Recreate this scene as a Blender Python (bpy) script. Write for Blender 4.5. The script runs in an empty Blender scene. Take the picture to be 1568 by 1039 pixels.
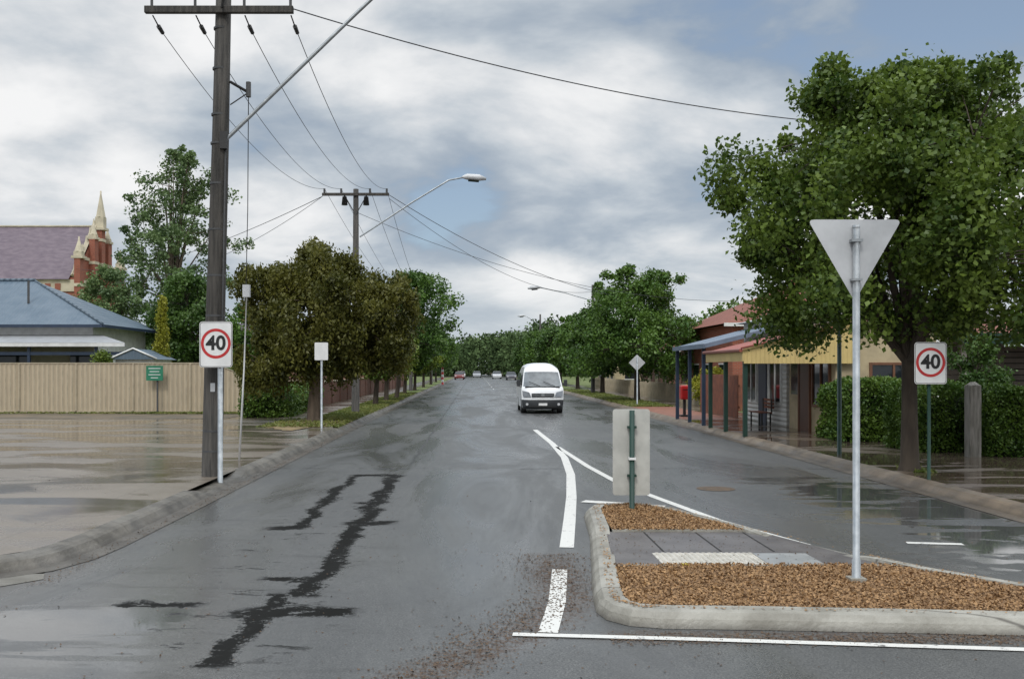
import bpy, math, bmesh, numpy as np
from mathutils import Vector
R = math.radians
sc = bpy.context.scene
sc.view_settings.view_transform = 'Standard'
sc.view_settings.look = 'None'
sc.view_settings.exposure = 0

# ---------------------------------------------------------------- nodes
class NT:
    def __init__(s, nt):
        s.nt = nt
    def new(s, t):
        return s.nt.nodes.new(t)
    def link(s, a, inp):
        if isinstance(a, bpy.types.NodeSocket):
            s.nt.links.new(a, inp)
        else:
            if inp.type == 'RGBA' and not isinstance(a, (int, float)) and len(a) == 3:
                a = (*a, 1)
            inp.default_value = a
    def m(s, op, a, b=None, c=None, clamp=False):
        n = s.new('ShaderNodeMath'); n.operation = op; n.use_clamp = clamp
        s.link(a, n.inputs[0])
        if b is not None: s.link(b, n.inputs[1])
        if c is not None: s.link(c, n.inputs[2])
        return n.outputs[0]
    def pos(s):
        g = s.new('ShaderNodeNewGeometry'); return g.outputs['Position']
    def mapv(s, v, scale=(1, 1, 1), loc=(0, 0, 0)):
        n = s.new('ShaderNodeMapping'); s.link(v, n.inputs[0])
        n.inputs['Scale'].default_value = scale; n.inputs['Location'].default_value = loc
        return n.outputs[0]
    def noise(s, v, scale, detail=3, rough=.5, dist=0):
        n = s.new('ShaderNodeTexNoise'); s.link(v, n.inputs['Vector'])
        n.inputs['Scale'].default_value = scale; n.inputs['Detail'].default_value = detail
        n.inputs['Roughness'].default_value = rough; n.inputs['Distortion'].default_value = dist
        return n.outputs['Fac']
    def smooth(s, x, a, b, lo=0., hi=1.):
        n = s.new('ShaderNodeMapRange'); n.interpolation_type = 'SMOOTHSTEP'
        s.link(x, n.inputs['Value'])
        n.inputs['From Min'].default_value = a; n.inputs['From Max'].default_value = b
        n.inputs['To Min'].default_value = lo; n.inputs['To Max'].default_value = hi
        return n.outputs[0]
    def mix(s, f, a, b):
        n = s.new('ShaderNodeMix'); n.data_type = 'RGBA'
        s.link(f, n.inputs[0]); s.link(a, n.inputs[6]); s.link(b, n.inputs[7])
        return n.outputs[2]
    def sep(s, v):
        n = s.new('ShaderNodeSeparateXYZ'); s.link(v, n.inputs[0]); return n.outputs
    def bump(s, h, strength=.3, dist=.01):
        n = s.new('ShaderNodeBump'); s.link(h, n.inputs['Height'])
        s.link(strength, n.inputs['Strength']); n.inputs['Distance'].default_value = dist
        return n.outputs[0]

def newmat(name):
    m = bpy.data.materials.new(name); m.use_nodes = True
    b = m.node_tree.nodes['Principled BSDF']
    return m, NT(m.node_tree), b

def mat(name, c1, c2=None, scale=3, rough=.6, bump=0, bscale=None, metal=0, stretch=(1, 1, 1), spec=.5, detail=4, rvar=0, joints=0):
    m, n, b = newmat(name)
    c2 = c2 or tuple(x * .75 for x in c1)
    v = n.mapv(n.pos(), stretch)
    f = n.noise(v, scale, detail, .6)
    f = n.smooth(f, .3, .7)
    col = n.mix(f, (*c1, 1), (*c2, 1))
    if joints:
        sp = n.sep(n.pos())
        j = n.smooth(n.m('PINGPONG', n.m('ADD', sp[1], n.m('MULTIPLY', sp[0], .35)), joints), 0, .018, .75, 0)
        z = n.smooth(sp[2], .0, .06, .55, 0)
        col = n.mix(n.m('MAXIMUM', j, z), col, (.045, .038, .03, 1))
    n.link(col, b.inputs['Base Color'])
    if rvar:
        n.link(n.smooth(n.noise(v, scale * .7, 3), .35, .65, rough - rvar, rough + rvar), b.inputs['Roughness'])
    else:
        b.inputs['Roughness'].default_value = rough
    b.inputs['Metallic'].default_value = metal
    b.inputs['Specular IOR Level'].default_value = spec
    if bump:
        n.link(n.bump(n.noise(v, bscale or scale * 6, 4), bump, .02), b.inputs['Normal'])
    return m

def brickmat(name, c1, c2, mortar, bw=.24, bh=.08):
    m, n, b = newmat(name)
    p = n.sep(n.pos())
    u = n.m('ADD', p[0], p[1])
    cb = n.new('ShaderNodeCombineXYZ'); n.link(u, cb.inputs[0]); n.link(p[2], cb.inputs[1])
    br = n.new('ShaderNodeTexBrick'); n.link(cb.outputs[0], br.inputs[0])
    br.inputs['Color1'].default_value = (*c1, 1); br.inputs['Color2'].default_value = (*c2, 1)
    br.inputs['Mortar'].default_value = (*mortar, 1)
    br.inputs['Scale'].default_value = 1; br.inputs['Brick Width'].default_value = bw
    br.inputs['Row Height'].default_value = bh; br.inputs['Mortar Size'].default_value = .008
    n.link(br.outputs[0], b.inputs['Base Color']); b.inputs['Roughness'].default_value = .8
    return m

def ribmat(name, c1, axis='X', period=.09, rough=.5, depth=.6, c2=None):
    m, n, b = newmat(name)
    p = n.sep(n.pos())
    a = p['XYZ'.index(axis)]
    w = n.m('SINE', n.m('MULTIPLY', a, 2 * math.pi / period))
    f = n.noise(n.pos(), 1.2, 5, .65)
    c2 = c2 or tuple(x * .75 for x in c1)
    n.link(n.mix(n.smooth(f, .3, .7), (*c1, 1), (*c2, 1)), b.inputs['Base Color'])
    b.inputs['Roughness'].default_value = rough
    n.link(n.bump(w, depth, .02), b.inputs['Normal'])
    return m

def leafmat(name, dark, light, nscale=1.0, trans=.3, rough=.45, spec=.35):
    m, n, b = newmat(name)
    g = n.new('ShaderNodeNewGeometry')
    f1 = n.noise(n.pos(), nscale, 2, .6)
    f = n.m('ADD', n.m('MULTIPLY', n.smooth(f1, .35, .65), .55), n.m('MULTIPLY', g.outputs['Random Per Island'], .5), clamp=True)
    col = n.mix(f, (*dark, 1), (*light, 1))
    n.link(col, b.inputs['Base Color'])
    b.inputs['Roughness'].default_value = rough
    b.inputs['Specular IOR Level'].default_value = spec
    if trans:
        t = n.new('ShaderNodeBsdfTranslucent'); n.link(col, t.inputs[0])
        mx = n.new('ShaderNodeMixShader'); mx.inputs[0].default_value = trans
        out = m.node_tree.nodes['Material Output']
        n.link(b.outputs[0], mx.inputs[1]); n.link(t.outputs[0], mx.inputs[2])
        n.link(mx.outputs[0], out.inputs[0])
    return m

# ---------------------------------------------------------------- mesh helpers
def link(o, parent=None):
    sc.collection.objects.link(o)
    if parent: o.parent = parent
    return o

def group(name):
    e = bpy.data.objects.new(name, None); e.empty_display_size = .2
    sc.collection.objects.link(e); return e

class MB:
    def __init__(s): s.v = []; s.f = []; s.mi = []; s.sm = []
    def add(s, vs, fs, mi=0, sm=False):
        o = len(s.v); s.v += [tuple(v) for v in vs]
        for f in fs:
            s.f.append([i + o for i in f]); s.mi.append(mi); s.sm.append(sm)
    def box(s, x0, x1, y0, y1, z0, z1, mi=0):
        s.add([(x0, y0, z0), (x1, y0, z0), (x1, y1, z0), (x0, y1, z0), (x0, y0, z1), (x1, y0, z1), (x1, y1, z1), (x0, y1, z1)],
              [(0, 3, 2, 1), (4, 5, 6, 7), (0, 1, 5, 4), (1, 2, 6, 5), (2, 3, 7, 6), (3, 0, 4, 7)], mi)
    def tube(s, pts, rad, n=10, mi=0, cap=True, sm=True):
        pts = [Vector(p) for p in pts]
        if not hasattr(rad, '__len__'): rad = [rad] * len(pts)
        vs = []
        for i, p in enumerate(pts):
            d = (pts[min(i + 1, len(pts) - 1)] - pts[max(i - 1, 0)]).normalized()
            u = Vector((0, 1, 0)) if abs(d.y) < .9 else Vector((1, 0, 0))
            a = d.cross(u).normalized(); b = d.cross(a)
            for k in range(n):
                t = 2 * math.pi * k / n
                vs.append(p + (a * math.cos(t) + b * math.sin(t)) * rad[i])
        fs = []
        for i in range(len(pts) - 1):
            for k in range(n):
                k2 = (k + 1) % n
                fs.append((i * n + k, i * n + k2, (i + 1) * n + k2, (i + 1) * n + k))
        s.add(vs, fs, mi, sm)
        if cap:
            o = len(s.v) - len(vs)
            s.f.append([o + k for k in range(n)]); s.mi.append(mi); s.sm.append(False)
            s.f.append([o + (len(pts) - 1) * n + k for k in range(n)]); s.mi.append(mi); s.sm.append(False)
    def poly(s, pts, mi=0): s.add(pts, [tuple(range(len(pts)))], mi)
    def build(s, name, mats, parent=None, bevel=0):
        me = bpy.data.meshes.new(name); me.from_pydata(s.v, [], s.f)
        if not isinstance(mats, (list, tuple)): mats = [mats]
        for m in mats: me.materials.append(m)
        me.polygons.foreach_set('material_index', s.mi)
        me.polygons.foreach_set('use_smooth', s.sm)
        me.update()
        o = bpy.data.objects.new(name, me)
        if bevel:
            b = o.modifiers.new('bevel', 'BEVEL'); b.width = bevel; b.segments = 2; b.limit_method = 'ANGLE'
        return link(o, parent)

def box(name, x0, x1, y0, y1, z0, z1, m, parent=None, bevel=0):
    b = MB(); b.box(x0, x1, y0, y1, z0, z1); return b.build(name, m, parent, bevel)

def sheet(name, pts, z, m, parent=None):
    b = MB(); b.poly([(x, y, z) for x, y in pts]); return b.build(name, m, parent)

def quads(name, V, F, MI, mats, parent=None):
    me = bpy.data.meshes.new(name)
    nv, nf = len(V), len(F)
    me.vertices.add(nv); me.vertices.foreach_set('co', np.asarray(V, dtype=np.float32).ravel())
    me.loops.add(nf * 4); me.loops.foreach_set('vertex_index', np.asarray(F, dtype=np.int32).ravel())
    me.polygons.add(nf)
    me.polygons.foreach_set('loop_start', np.arange(0, nf * 4, 4, dtype=np.int32))
    me.polygons.foreach_set('loop_total', np.full(nf, 4, dtype=np.int32))
    for m in mats: me.materials.append(m)
    me.polygons.foreach_set('material_index', np.asarray(MI, dtype=np.int32))
    me.update(calc_edges=True)
    return link(bpy.data.objects.new(name, me), parent)

def leafgeo(c, size, rng, flat=0., up=None, wr=.33, droop=0.):
    n = len(c)
    a = rng.normal(size=(n, 3)); a[:, 2] = a[:, 2] * (1 - flat) - droop
    a /= np.linalg.norm(a, axis=1)[:, None] + 1e-6
    q = rng.normal(size=(n, 3))
    if flat: q[:, 2] += flat * 6
    b = np.cross(a, q); b /= np.linalg.norm(b, axis=1)[:, None] + 1e-6
    nn = np.cross(a, b)
    l = size * rng.uniform(.6, 1.35, n)[:, None]
    V = np.stack([c - a * l * .5, c + b * l * wr + nn * l * .12, c + a * l * .5, c - b * l * wr + nn * l * .12], 1).reshape(-1, 3)
    F = np.arange(n * 4).reshape(-1, 4)
    return V, F

def P_def(t): return math.sin(math.pi * min(1, max(0, t)) ** .72) ** .6 if 0 < t < 1 else 0
def P_col(t): return (math.sin(math.pi * (0.08 + .9 * t) ** .6)) ** .8 if t < 1 else 0
def P_round(t): return math.sin(math.pi * min(.995, max(t, 0) * .93 + .07) ** .66) ** .55 if t < 1 else 0

def tree(name, x, y, h0, h1, rx, leaf, bark, seed, trunk_r=.16, nclump=120, perclump=220, size=.12, cr=.2, prof=P_def,
         cx=0., cy=0., base_z=.13, ry=None, droop=0., fork=None, nlimb=14, inner=.45, spikes=0, squash=.8, lump=.25, wr=.36, extra=()):
    rng = np.random.default_rng(seed)
    ry = ry or rx
    mb = MB()
    H = h1 - h0
    cs = []
    ph = rng.uniform(0, 6.28, 6)
    while len(cs) < nclump:
        t = rng.uniform(0.02, .98)
        w = prof(t)
        if rng.uniform() > w + .08: continue
        th = rng.uniform(0, 2 * math.pi)
        r = rng.uniform() ** inner
        wob = 1 + lump * (math.sin(2 * th + ph[0] + 3 * t) * .5 + math.sin(3 * th + ph[1] - 5 * t) * .4 + math.sin(5 * th + ph[2] + 9 * t) * .3)
        rr = r * w * max(.3, wob)
        k = 1 - cr * .75
        cs.append((x + cx + rr * rx * k * math.cos(th), y + cy + rr * ry * k * math.sin(th), h0 + t * H, rng.uniform(.6, 1.3)))
    for i in range(spikes):
        th = rng.uniform(0, 6.28); r = rng.uniform(0, .75)
        t = 1 - .35 * r * r + rng.uniform(-.02, .05)
        cs.append((x + cx + r * rx * math.cos(th), y + cy + r * ry * math.sin(th), h0 + t * H, rng.uniform(.35, .6)))
    for (ex, ey, ez, er, en) in extra:      # extra lobes: centre, radius, clumps
        for i in range(en):
            d = rng.normal(size=3); d /= np.linalg.norm(d); d *= rng.uniform(.3, 1) ** .5 * er
            cs.append((x + ex + d[0], y + ey + d[1], ez + d[2] * .8, rng.uniform(.5, 1)))
    cs = np.array(cs)
    fork = fork if fork is not None else h0 + .12 * H
    lean = rng.uniform(-.06, .06)
    top = Vector((x + cx * .35 + lean, y + cy * .35, fork))
    mb.tube([(x, y, base_z - .05), (x, y, base_z + .15), (x + (top.x - x) * .4, y + (top.y - y) * .4, base_z + (fork - base_z) * .5), top],
            [trunk_r * 1.5, trunk_r * 1.1, trunk_r * .92, trunk_r * .85], 12, 0, cap=False)
    idx = rng.choice(len(cs), min(nlimb, len(cs)), replace=False)
    mids = []
    for i in idx:
        c = Vector(cs[i][:3])
        p1 = top.lerp(c, .35) + Vector((0, 0, .12 * (c - top).length)); p2 = top.lerp(c, .7) + Vector((rng.normal() * .1, rng.normal() * .1, .08 * (c - top).length))
        r0 = trunk_r * rng.uniform(.35, .6)
        mb.tube([top - Vector((0, 0, .15)), p1, p2, c], [r0, r0 * .65, r0 * .4, r0 * .12], 6, 0, cap=False)
        mids += [p1, p2]
    for c4 in cs[::2]:
        c = Vector(c4[:3]); mm = min(mids, key=lambda q: (q - c).length)
        mb.tube([mm, mm.lerp(c, .5) + Vector((0, 0, .05)), c], [trunk_r * .12, trunk_r * .08, trunk_r * .03], 4, 0, cap=False)
    n = perclump * len(cs)
    d = rng.normal(size=(n, 3)); d /= np.linalg.norm(d, axis=1)[:, None]
    d *= rng.uniform(0, 1, n)[:, None] ** .55
    d += rng.normal(size=(n, 3)) * .12
    rep = np.repeat(cs, perclump, axis=0)
    rad = rep[:, 3:4] * cr * rx
    pos = rep[:, :3] + d * rad * np.array([1, 1, squash])
    if droop: pos[:, 2] -= droop * rng.uniform(0, 1, n) ** 2 * rad[:, 0] * 2
    V2, F2 = leafgeo(pos, size, rng, droop=droop * 1.6, wr=wr)
    V1 = np.array([tuple(v) for v in mb.v]); F1 = np.array(mb.f)
    V = np.concatenate([V1, V2]); F = np.concatenate([F1, F2 + len(V1)])
    MI = np.concatenate([np.zeros(len(F1)), np.ones(len(F2))])
    return quads(name, V, F, MI, [bark, leaf])

def hedge(name, x0, x1, y0, y1, z0, z1, leaf, seed, n=9000, size=.06):
    rng = np.random.default_rng(seed)
    c = rng.uniform(0, 1, (n, 3))
    ax = rng.integers(0, 3, n); side = rng.integers(0, 2, n)
    side = np.where(ax == 2, 1, side)
    for k in range(3):
        mk = ax == k; c[mk, k] = side[mk] + rng.normal(0, .015, mk.sum())
    c[:, 0] += .03 * np.sin(c[:, 2] * 7 + seed) + .02 * np.sin(c[:, 1] * 12)
    P = np.array([x0, y0, z0]) + c * np.array([x1 - x0, y1 - y0, z1 - z0])
    P[:, 2] += (.07 * np.sin(P[:, 0] * 4 + P[:, 1] * 3) + .04 * np.sin(P[:, 0] * 9.1 + seed)) * c[:, 2]
    P[:, 1] += .06 * np.sin(P[:, 0] * 5.3 + seed) * np.sin(P[:, 2] * 4 + seed)
    P[:, 2] -= (np.abs(c[:, 0] - .5) * 2) ** 8 * .15 * c[:, 2]
    P += rng.normal(0, .035, P.shape)
    V, F = leafgeo(P, size, rng, wr=.4)
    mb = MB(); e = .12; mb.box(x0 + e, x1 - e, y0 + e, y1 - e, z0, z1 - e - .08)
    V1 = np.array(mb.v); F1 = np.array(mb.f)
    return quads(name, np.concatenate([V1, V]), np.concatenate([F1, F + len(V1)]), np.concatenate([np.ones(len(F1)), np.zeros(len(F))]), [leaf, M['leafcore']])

def sweep(name, pts, prof, m, closed=False, hs=None, parent=None):
    n = len(pts); vs = []; P = [Vector((p[0], p[1])) for p in pts]
    for i in range(n):
        if closed: a, b = P[i - 1], P[(i + 1) % n]
        else: a, b = P[max(i - 1, 0)], P[min(i + 1, n - 1)]
        d = (b - a).normalized(); nr = Vector((-d.y, d.x)); h = hs[i] if hs else 1
        for o, z in prof:
            q = P[i] + nr * o; vs.append((q.x, q.y, z * h if z > .03 else z))
    k = len(prof); fs = []
    for i in range(n if closed else n - 1):
        j = (i + 1) % n
        for t in range(k - 1):
            fs.append((i * k + t, j * k + t, j * k + t + 1, i * k + t + 1))
    b = MB(); b.add(vs, fs); return b.build(name, m, parent)

def offset_poly(pts, o):
    P = [Vector((p[0], p[1])) for p in pts]; out = []
    for i in range(len(P)):
        d = (P[(i + 1) % len(P)] - P[i - 1]).normalized()
        q = P[i] + Vector((-d.y, d.x)) * o; out.append((q.x, q.y))
    return out

# ---------------------------------------------------------------- materials
M = {}
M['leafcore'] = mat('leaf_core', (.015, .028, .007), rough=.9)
M['bark'] = mat('bark_dark', (.04, .03, .022), (.08, .062, .045), 6, .9, .8, 25, stretch=(1, 1, .25))
M['barkl'] = mat('bark_light', (.2, .15, .11), (.09, .07, .05), 6, .9, .8, 25, stretch=(1, 1, .25))
M['leaf_plane'] = leafmat('leaf_plane_green', (.026, .062, .009), (.17, .24, .038), 1.1, .33)
M['leaf_dark'] = leafmat('leaf_dark_green', (.028, .07, .013), (.09, .16, .03), .6, .2)
M['leaf_mid'] = leafmat('leaf_mid_green', (.036, .09, .014), (.12, .21, .035), .6, .2)
M['leaf_olive'] = leafmat('leaf_olive', (.04, .05, .008), (.17, .165, .032), 1.0, .3)
M['leaf_gum'] = leafmat('leaf_gum', (.06, .11, .04), (.19, .27, .1), .5, .2)
M['leaf_yel'] = leafmat('leaf_yellow', (.2, .22, .02), (.36, .35, .04), 1.5)
M['leaf_lime'] = leafmat('leaf_lime', (.06, .11, .014), (.2, .26, .04), .8, .2)
M['leaf_hedge'] = leafmat('leaf_hedge', (.03, .08, .01), (.13, .21, .03), 1.5, .2)
M['grass'] = mat('grass', (.07, .13, .025), (.15, .15, .05), 1.5, .9, .6, 30)
M['dirt'] = mat('dirt', (.16, .12, .075), (.08, .07, .05), .8, .8, .4, 20)
M['galv'] = mat('galvanised_steel', (.42, .44, .45), (.28, .30, .31), 8, .42, metal=.6, rvar=.1, detail=7)
M['alu'] = mat('sign_back_aluminium', (.58, .59, .6), (.40, .41, .42), 1.8, .5, metal=.2, rvar=.08, detail=8)
M['pole'] = mat('weathered_pole_timber', (.026, .024, .021), (.08, .072, .062), 3, .75, .9, 14, stretch=(6, 6, .4), detail=7)
M['iron'] = mat('dark_iron', (.03, .03, .03), rough=.6)
M['wire'] = mat('wire', (.035, .037, .04), rough=.6)
M['white'] = mat('white_paint', (.74, .74, .72), (.6, .6, .58), 3, .5)
M['signw'] = mat('sign_white', (.78, .78, .77), (.66, .66, .65), 3, .4, detail=7)
M['signr'] = mat('sign_red', (.55, .03, .03), rough=.4)
M['black'] = mat('black_paint', (.012, .012, .012), rough=.5)
M['green'] = mat('dark_green_paint', (.012, .045, .032), rough=.45)
M['gsign'] = mat('green_sign', (.02, .2, .11), rough=.5)
M['cream'] = mat('cream_render', (.56, .46, .29), (.38, .31, .2), 1.5, .75, .1, detail=7)
M['yellow'] = ribmat('yellow_boards', (.68, .52, .21), 'X', .12, .6, .5, (.55, .41, .17))
M['yellowf'] = mat('yellow_fascia', (.6, .46, .19), (.5, .38, .16), 2, .6)
M['redroof'] = ribmat('red_iron_roof', (.36, .1, .07), 'Y', .09, .5)
M['blueroof'] = ribmat('blue_iron_roof', (.085, .125, .165), 'X', .3, .5, .8, (.12, .16, .2))
M['blueroof2'] = ribmat('blue_verandah_roof', (.16, .21, .28), 'Y', .09, .45)
M['bluepaint'] = mat('blue_paint', (.022, .04, .075), rough=.5)
M['slate'] = mat('slate_roof', (.11, .08, .1), (.17, .13, .15), 1.2, .55, .2, 8, stretch=(1, 1, 3))
M['tile'] = ribmat('terracotta_tile', (.24, .08, .05), 'Y', .3, .7, .8)
M['brick'] = brickmat('red_brick', (.34, .085, .045), (.24, .06, .035), (.25, .18, .13))
M['brick2'] = brickmat('brown_brick', (.22, .09, .06), (.15, .06, .045), (.2, .17, .14))
M['stone'] = mat('cream_stone', (.6, .54, .4), (.45, .4, .3), 1, .8)
M['glass'] = mat('window_glass', (.02, .025, .03), rough=.06)
M['fence'] = ribmat('cream_steel_fence', (.52, .43, .3), 'X', .2, .5, 1., (.46, .38, .27))
M['fencecap'] = mat('fence_cap', (.46, .39, .28), rough=.5)
M['timber'] = mat('red_timber', (.24, .09, .05), (.15, .06, .04), 4, .8)
M['oldtimber'] = mat('old_timber', (.32, .3, .27), (.13, .12, .1), 5, .9, .8, stretch=(4, 4, .4), detail=8)
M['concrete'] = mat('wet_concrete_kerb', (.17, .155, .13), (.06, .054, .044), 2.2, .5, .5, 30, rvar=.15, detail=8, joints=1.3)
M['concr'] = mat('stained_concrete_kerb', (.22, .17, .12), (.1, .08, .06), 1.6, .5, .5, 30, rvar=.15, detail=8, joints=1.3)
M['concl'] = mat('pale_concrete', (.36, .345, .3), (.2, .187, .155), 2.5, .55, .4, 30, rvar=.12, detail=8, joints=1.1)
M['tact'] = mat('tactile_pad', (.56, .53, .47), (.42, .4, .35), 6, .5)
M['tactg'] = mat('tactile_pad_grey', (.32, .33, .33), (.24, .25, .25), 6, .3)
M['dark'] = mat('dark_interior', (.02, .018, .017), rough=.8)
M['tyre'] = mat('tyre', (.015, .015, .015), rough=.8)
M['redbox'] = mat('red_enamel', (.5, .02, .02), rough=.3)

def roadmat():
    m, n, b = newmat('wet_asphalt')
    pos = n.pos(); s = n.sep(pos); X, Y = s[0], s[1]
    fine = n.noise(pos, 60, 3, .75)
    fine2 = n.noise(pos, 14, 4, .75)
    mid = n.noise(n.mapv(pos, (1, .35, 1)), 1.3, 5, .65)
    big = n.noise(n.mapv(pos, (1, .2, 1)), .6, 5, .65, .8)
    col = n.mix(n.smooth(fine, .32, .7), (.036, .038, .038, 1), (.15, .15, .143, 1))
    col = n.mix(n.smooth(fine2, .4, .7, 0, .45), col, (.042, .043, .043, 1))
    col = n.mix(n.smooth(mid, .35, .7, 0, .5), col, (.05, .052, .053, 1))
    w1 = n.m('ADD', n.m('MULTIPLY', n.m('SUBTRACT', n.noise(pos, 1.1, 2, .5), .5), .55), n.m('MULTIPLY', n.m('SUBTRACT', n.noise(pos, 9, 6, .85), .5), .55))
    wob = n.m('ADD', X, w1)
    yb = n.m('ADD', Y, n.m('MULTIPLY', w1, .9))
    def line(x0, wd, ya, ybnd, slope=0.):
        xx = n.m('SUBTRACT', wob, n.m('ADD', x0, n.m('MULTIPLY', n.m('SUBTRACT', Y, ya), slope)))
        a = n.smooth(n.m('ABSOLUTE', xx), wd * .7, wd * 1.0, 1, 0)
        c = n.m('MULTIPLY', n.smooth(yb, ya - .1, ya + .1), n.smooth(yb, ybnd - .1, ybnd + .1, 1, 0))
        return n.m('MULTIPLY', a, c)
    def bar(y0, wd, xa, xb):
        a = n.smooth(n.m('ABSOLUTE', n.m('SUBTRACT', yb, y0)), wd * .6, wd * 1.0, 1, 0)
        c = n.m('MULTIPLY', n.smooth(wob, xa - .1, xa + .1), n.smooth(wob, xb - .1, xb + .1, 1, 0))
        return n.m('MULTIPLY', a, c)
    mk = line(-2.25, .11, 12.2, 18.4)
    for q in (line(-1.45, .15, 8.6, 18.4, -.005), line(-1.78, .12, 6.5, 8.8, .03), bar(18.35, .2, -2.35, -1.25), bar(8.05, .2, -1.95, -1.0), bar(8.3, .1, -3.1, -2.3), bar(12.7, .18, -1.7, -1.05), bar(9.3, .12, -2.1, -1.5), bar(14.6, .14, -1.8, -1.35), bar(12.3, .2, -2.6, -2.15)):
        mk = n.m('MAXIMUM', mk, q)
    brk = n.smooth(n.noise(pos, 4.5, 6, .8), .36, .44)
    mk = n.m('MULTIPLY', mk, brk)
    # finer satellite cracks around the trench
    zone = n.m('MULTIPLY', n.smooth(n.m('ABSOLUTE', n.m('ADD', X, 1.9)), .5, 1.1, 1, 0), n.m('MULTIPLY', n.smooth(Y, 6.2, 7), n.smooth(Y, 17, 13)))
    sat = n.m('MULTIPLY', n.smooth(n.noise(n.mapv(pos, (.7, 1.8, 1)), 2.4, 7, .8, .5), .585, .61), zone)
    mk = n.m('MAXIMUM', mk, n.m('MULTIPLY', sat, .8))
    seam = n.m('MULTIPLY', n.smooth(n.m('ABSOLUTE', n.m('SUBTRACT', yb, 19.6)), .03, .12, .6, 0), n.smooth(mid, .45, .55))
    sx = n.m('ADD', X, n.m('MULTIPLY', w1, .25))
    seam2 = n.m('MULTIPLY', n.smooth(n.m('ABSOLUTE', n.m('SUBTRACT', sx, -1.35)), .015, .06, .55, 0), n.smooth(Y, 19, 21))
    mk = n.m('MAXIMUM', mk, n.m('MAXIMUM', seam, seam2))
    smud = n.m('MULTIPLY', n.smooth(n.noise(n.mapv(pos, (.35, 1.6, 1)), 1.3, 6, .72, .8), .54, .64), n.m('MULTIPLY', n.smooth(X, -.2, -1.6), n.smooth(Y, 17, 10)))
    col = n.mix(n.m('MAXIMUM', mk, n.m('MULTIPLY', smud, .35)), col, (.009, .009, .008, 1))
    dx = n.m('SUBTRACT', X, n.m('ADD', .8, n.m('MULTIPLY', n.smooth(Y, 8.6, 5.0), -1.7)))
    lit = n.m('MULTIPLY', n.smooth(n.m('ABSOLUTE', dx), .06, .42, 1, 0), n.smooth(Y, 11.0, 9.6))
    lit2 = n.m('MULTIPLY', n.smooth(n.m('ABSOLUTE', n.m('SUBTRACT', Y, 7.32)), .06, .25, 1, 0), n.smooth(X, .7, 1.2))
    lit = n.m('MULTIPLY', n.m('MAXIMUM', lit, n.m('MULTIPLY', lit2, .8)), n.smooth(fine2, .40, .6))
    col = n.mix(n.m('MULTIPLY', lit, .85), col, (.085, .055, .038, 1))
    gl = n.m('MAXIMUM', n.smooth(X, -3.7, -4.15), n.smooth(X, 6.8, 7.3))
    col = n.mix(n.m('MULTIPLY', gl, n.smooth(mid, .4, .65, .1, .7)), col, (.07, .055, .04, 1))
    n.link(col, b.inputs['Base Color'])
    wet = n.smooth(big, .40, .60)
    r = n.m('ADD', n.m('MULTIPLY', n.m('SUBTRACT', 1, wet), .26), .17)
    r = n.m('ADD', r, n.m('MULTIPLY', fine, .12))
    pr = n.m('MULTIPLY', n.smooth(X, 3.8, 5.6), n.m('MULTIPLY', n.smooth(Y, 8, 10), n.smooth(Y, 21, 15)))
    pl = n.m('MULTIPLY', n.smooth(X, -1.7, -2.6), n.smooth(Y, 9.4, 7.6))
    pn = n.smooth(n.m('ADD', n.noise(n.mapv(pos, (.8, 2.2, 1)), .7, 5, .6, .5), n.m('MULTIPLY', n.m('MAXIMUM', pr, pl), .16)), .60, .66)
    pud = n.m('MULTIPLY', pn, n.m('MAXIMUM', pr, pl))
    r = n.m('MULTIPLY', r, n.m('SUBTRACT', 1, n.m('MULTIPLY', pud, .85)))
    r = n.m('MAXIMUM', r, n.m('MULTIPLY', mk, .8))
    n.link(r, b.inputs['Roughness'])
    n.link(n.m('MULTIPLY', n.m('ADD', .5, n.m('MULTIPLY', wet, .3)), n.m('SUBTRACT', 1, n.m('MULTIPLY', n.m('MAXIMUM', mk, lit), .85))), b.inputs['Specular IOR Level'])
    n.link(n.bump(fine, n.m('MULTIPLY', n.m('SUBTRACT', 1, pud), .35), .006), b.inputs['Normal'])
    return m
M['road'] = roadmat()

def wetpave(name, c1, c2, c3, scale=.5, thr=.5, soft=.06, wr=.06):
    m, n, b = newmat(name)
    pos = n.pos()
    f = n.noise(pos, scale, 7, .65, .4); g = n.noise(pos, 40, 3, .7)
    col = n.mix(n.smooth(f, .3, .7), (*c1, 1), (*c2, 1))
    col = n.mix(n.smooth(g, .35, .7, 0, .5), col, (*c3, 1))
    w = n.smooth(n.noise(n.mapv(pos, (.6, 1.5, 1), (5, 3, 0)), scale * 1.1, 6, .6, .7), thr - soft, thr + soft)
    sp = n.sep(pos)
    jt = n.m('MINIMUM', n.m('PINGPONG', sp[1], 1.9), n.m('PINGPONG', n.m('ADD', sp[0], .6), 2.3))
    jm = n.smooth(jt, .0, .02, 1, 0)
    col = n.mix(n.m('MULTIPLY', jm, .4), col, (.03, .028, .025, 1))
    n.link(n.mix(n.m('MULTIPLY', w, .5), col, (c1[0] * .35, c1[1] * .35, c1[2] * .35, 1)), b.inputs['Base Color'])
    n.link(n.m('SUBTRACT', .36, n.m('MULTIPLY', w, .36 - wr)), b.inputs['Roughness'])
    n.link(n.bump(g, n.m('SUBTRACT', .26, n.m('MULTIPLY', w, .25)), .006), b.inputs['Normal'])
    b.inputs['Specular IOR Level'].default_value = .55
    return m
M['lot'] = wetpave('wet_forecourt', (.165, .135, .105), (.22, .185, .145), (.08, .068, .055), .45, .5, .1, .1)
M['foot'] = wetpave('wet_footpath', (.13, .095, .068), (.19, .15, .11), (.07, .055, .045), .6, .46, .06, .04)

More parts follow.
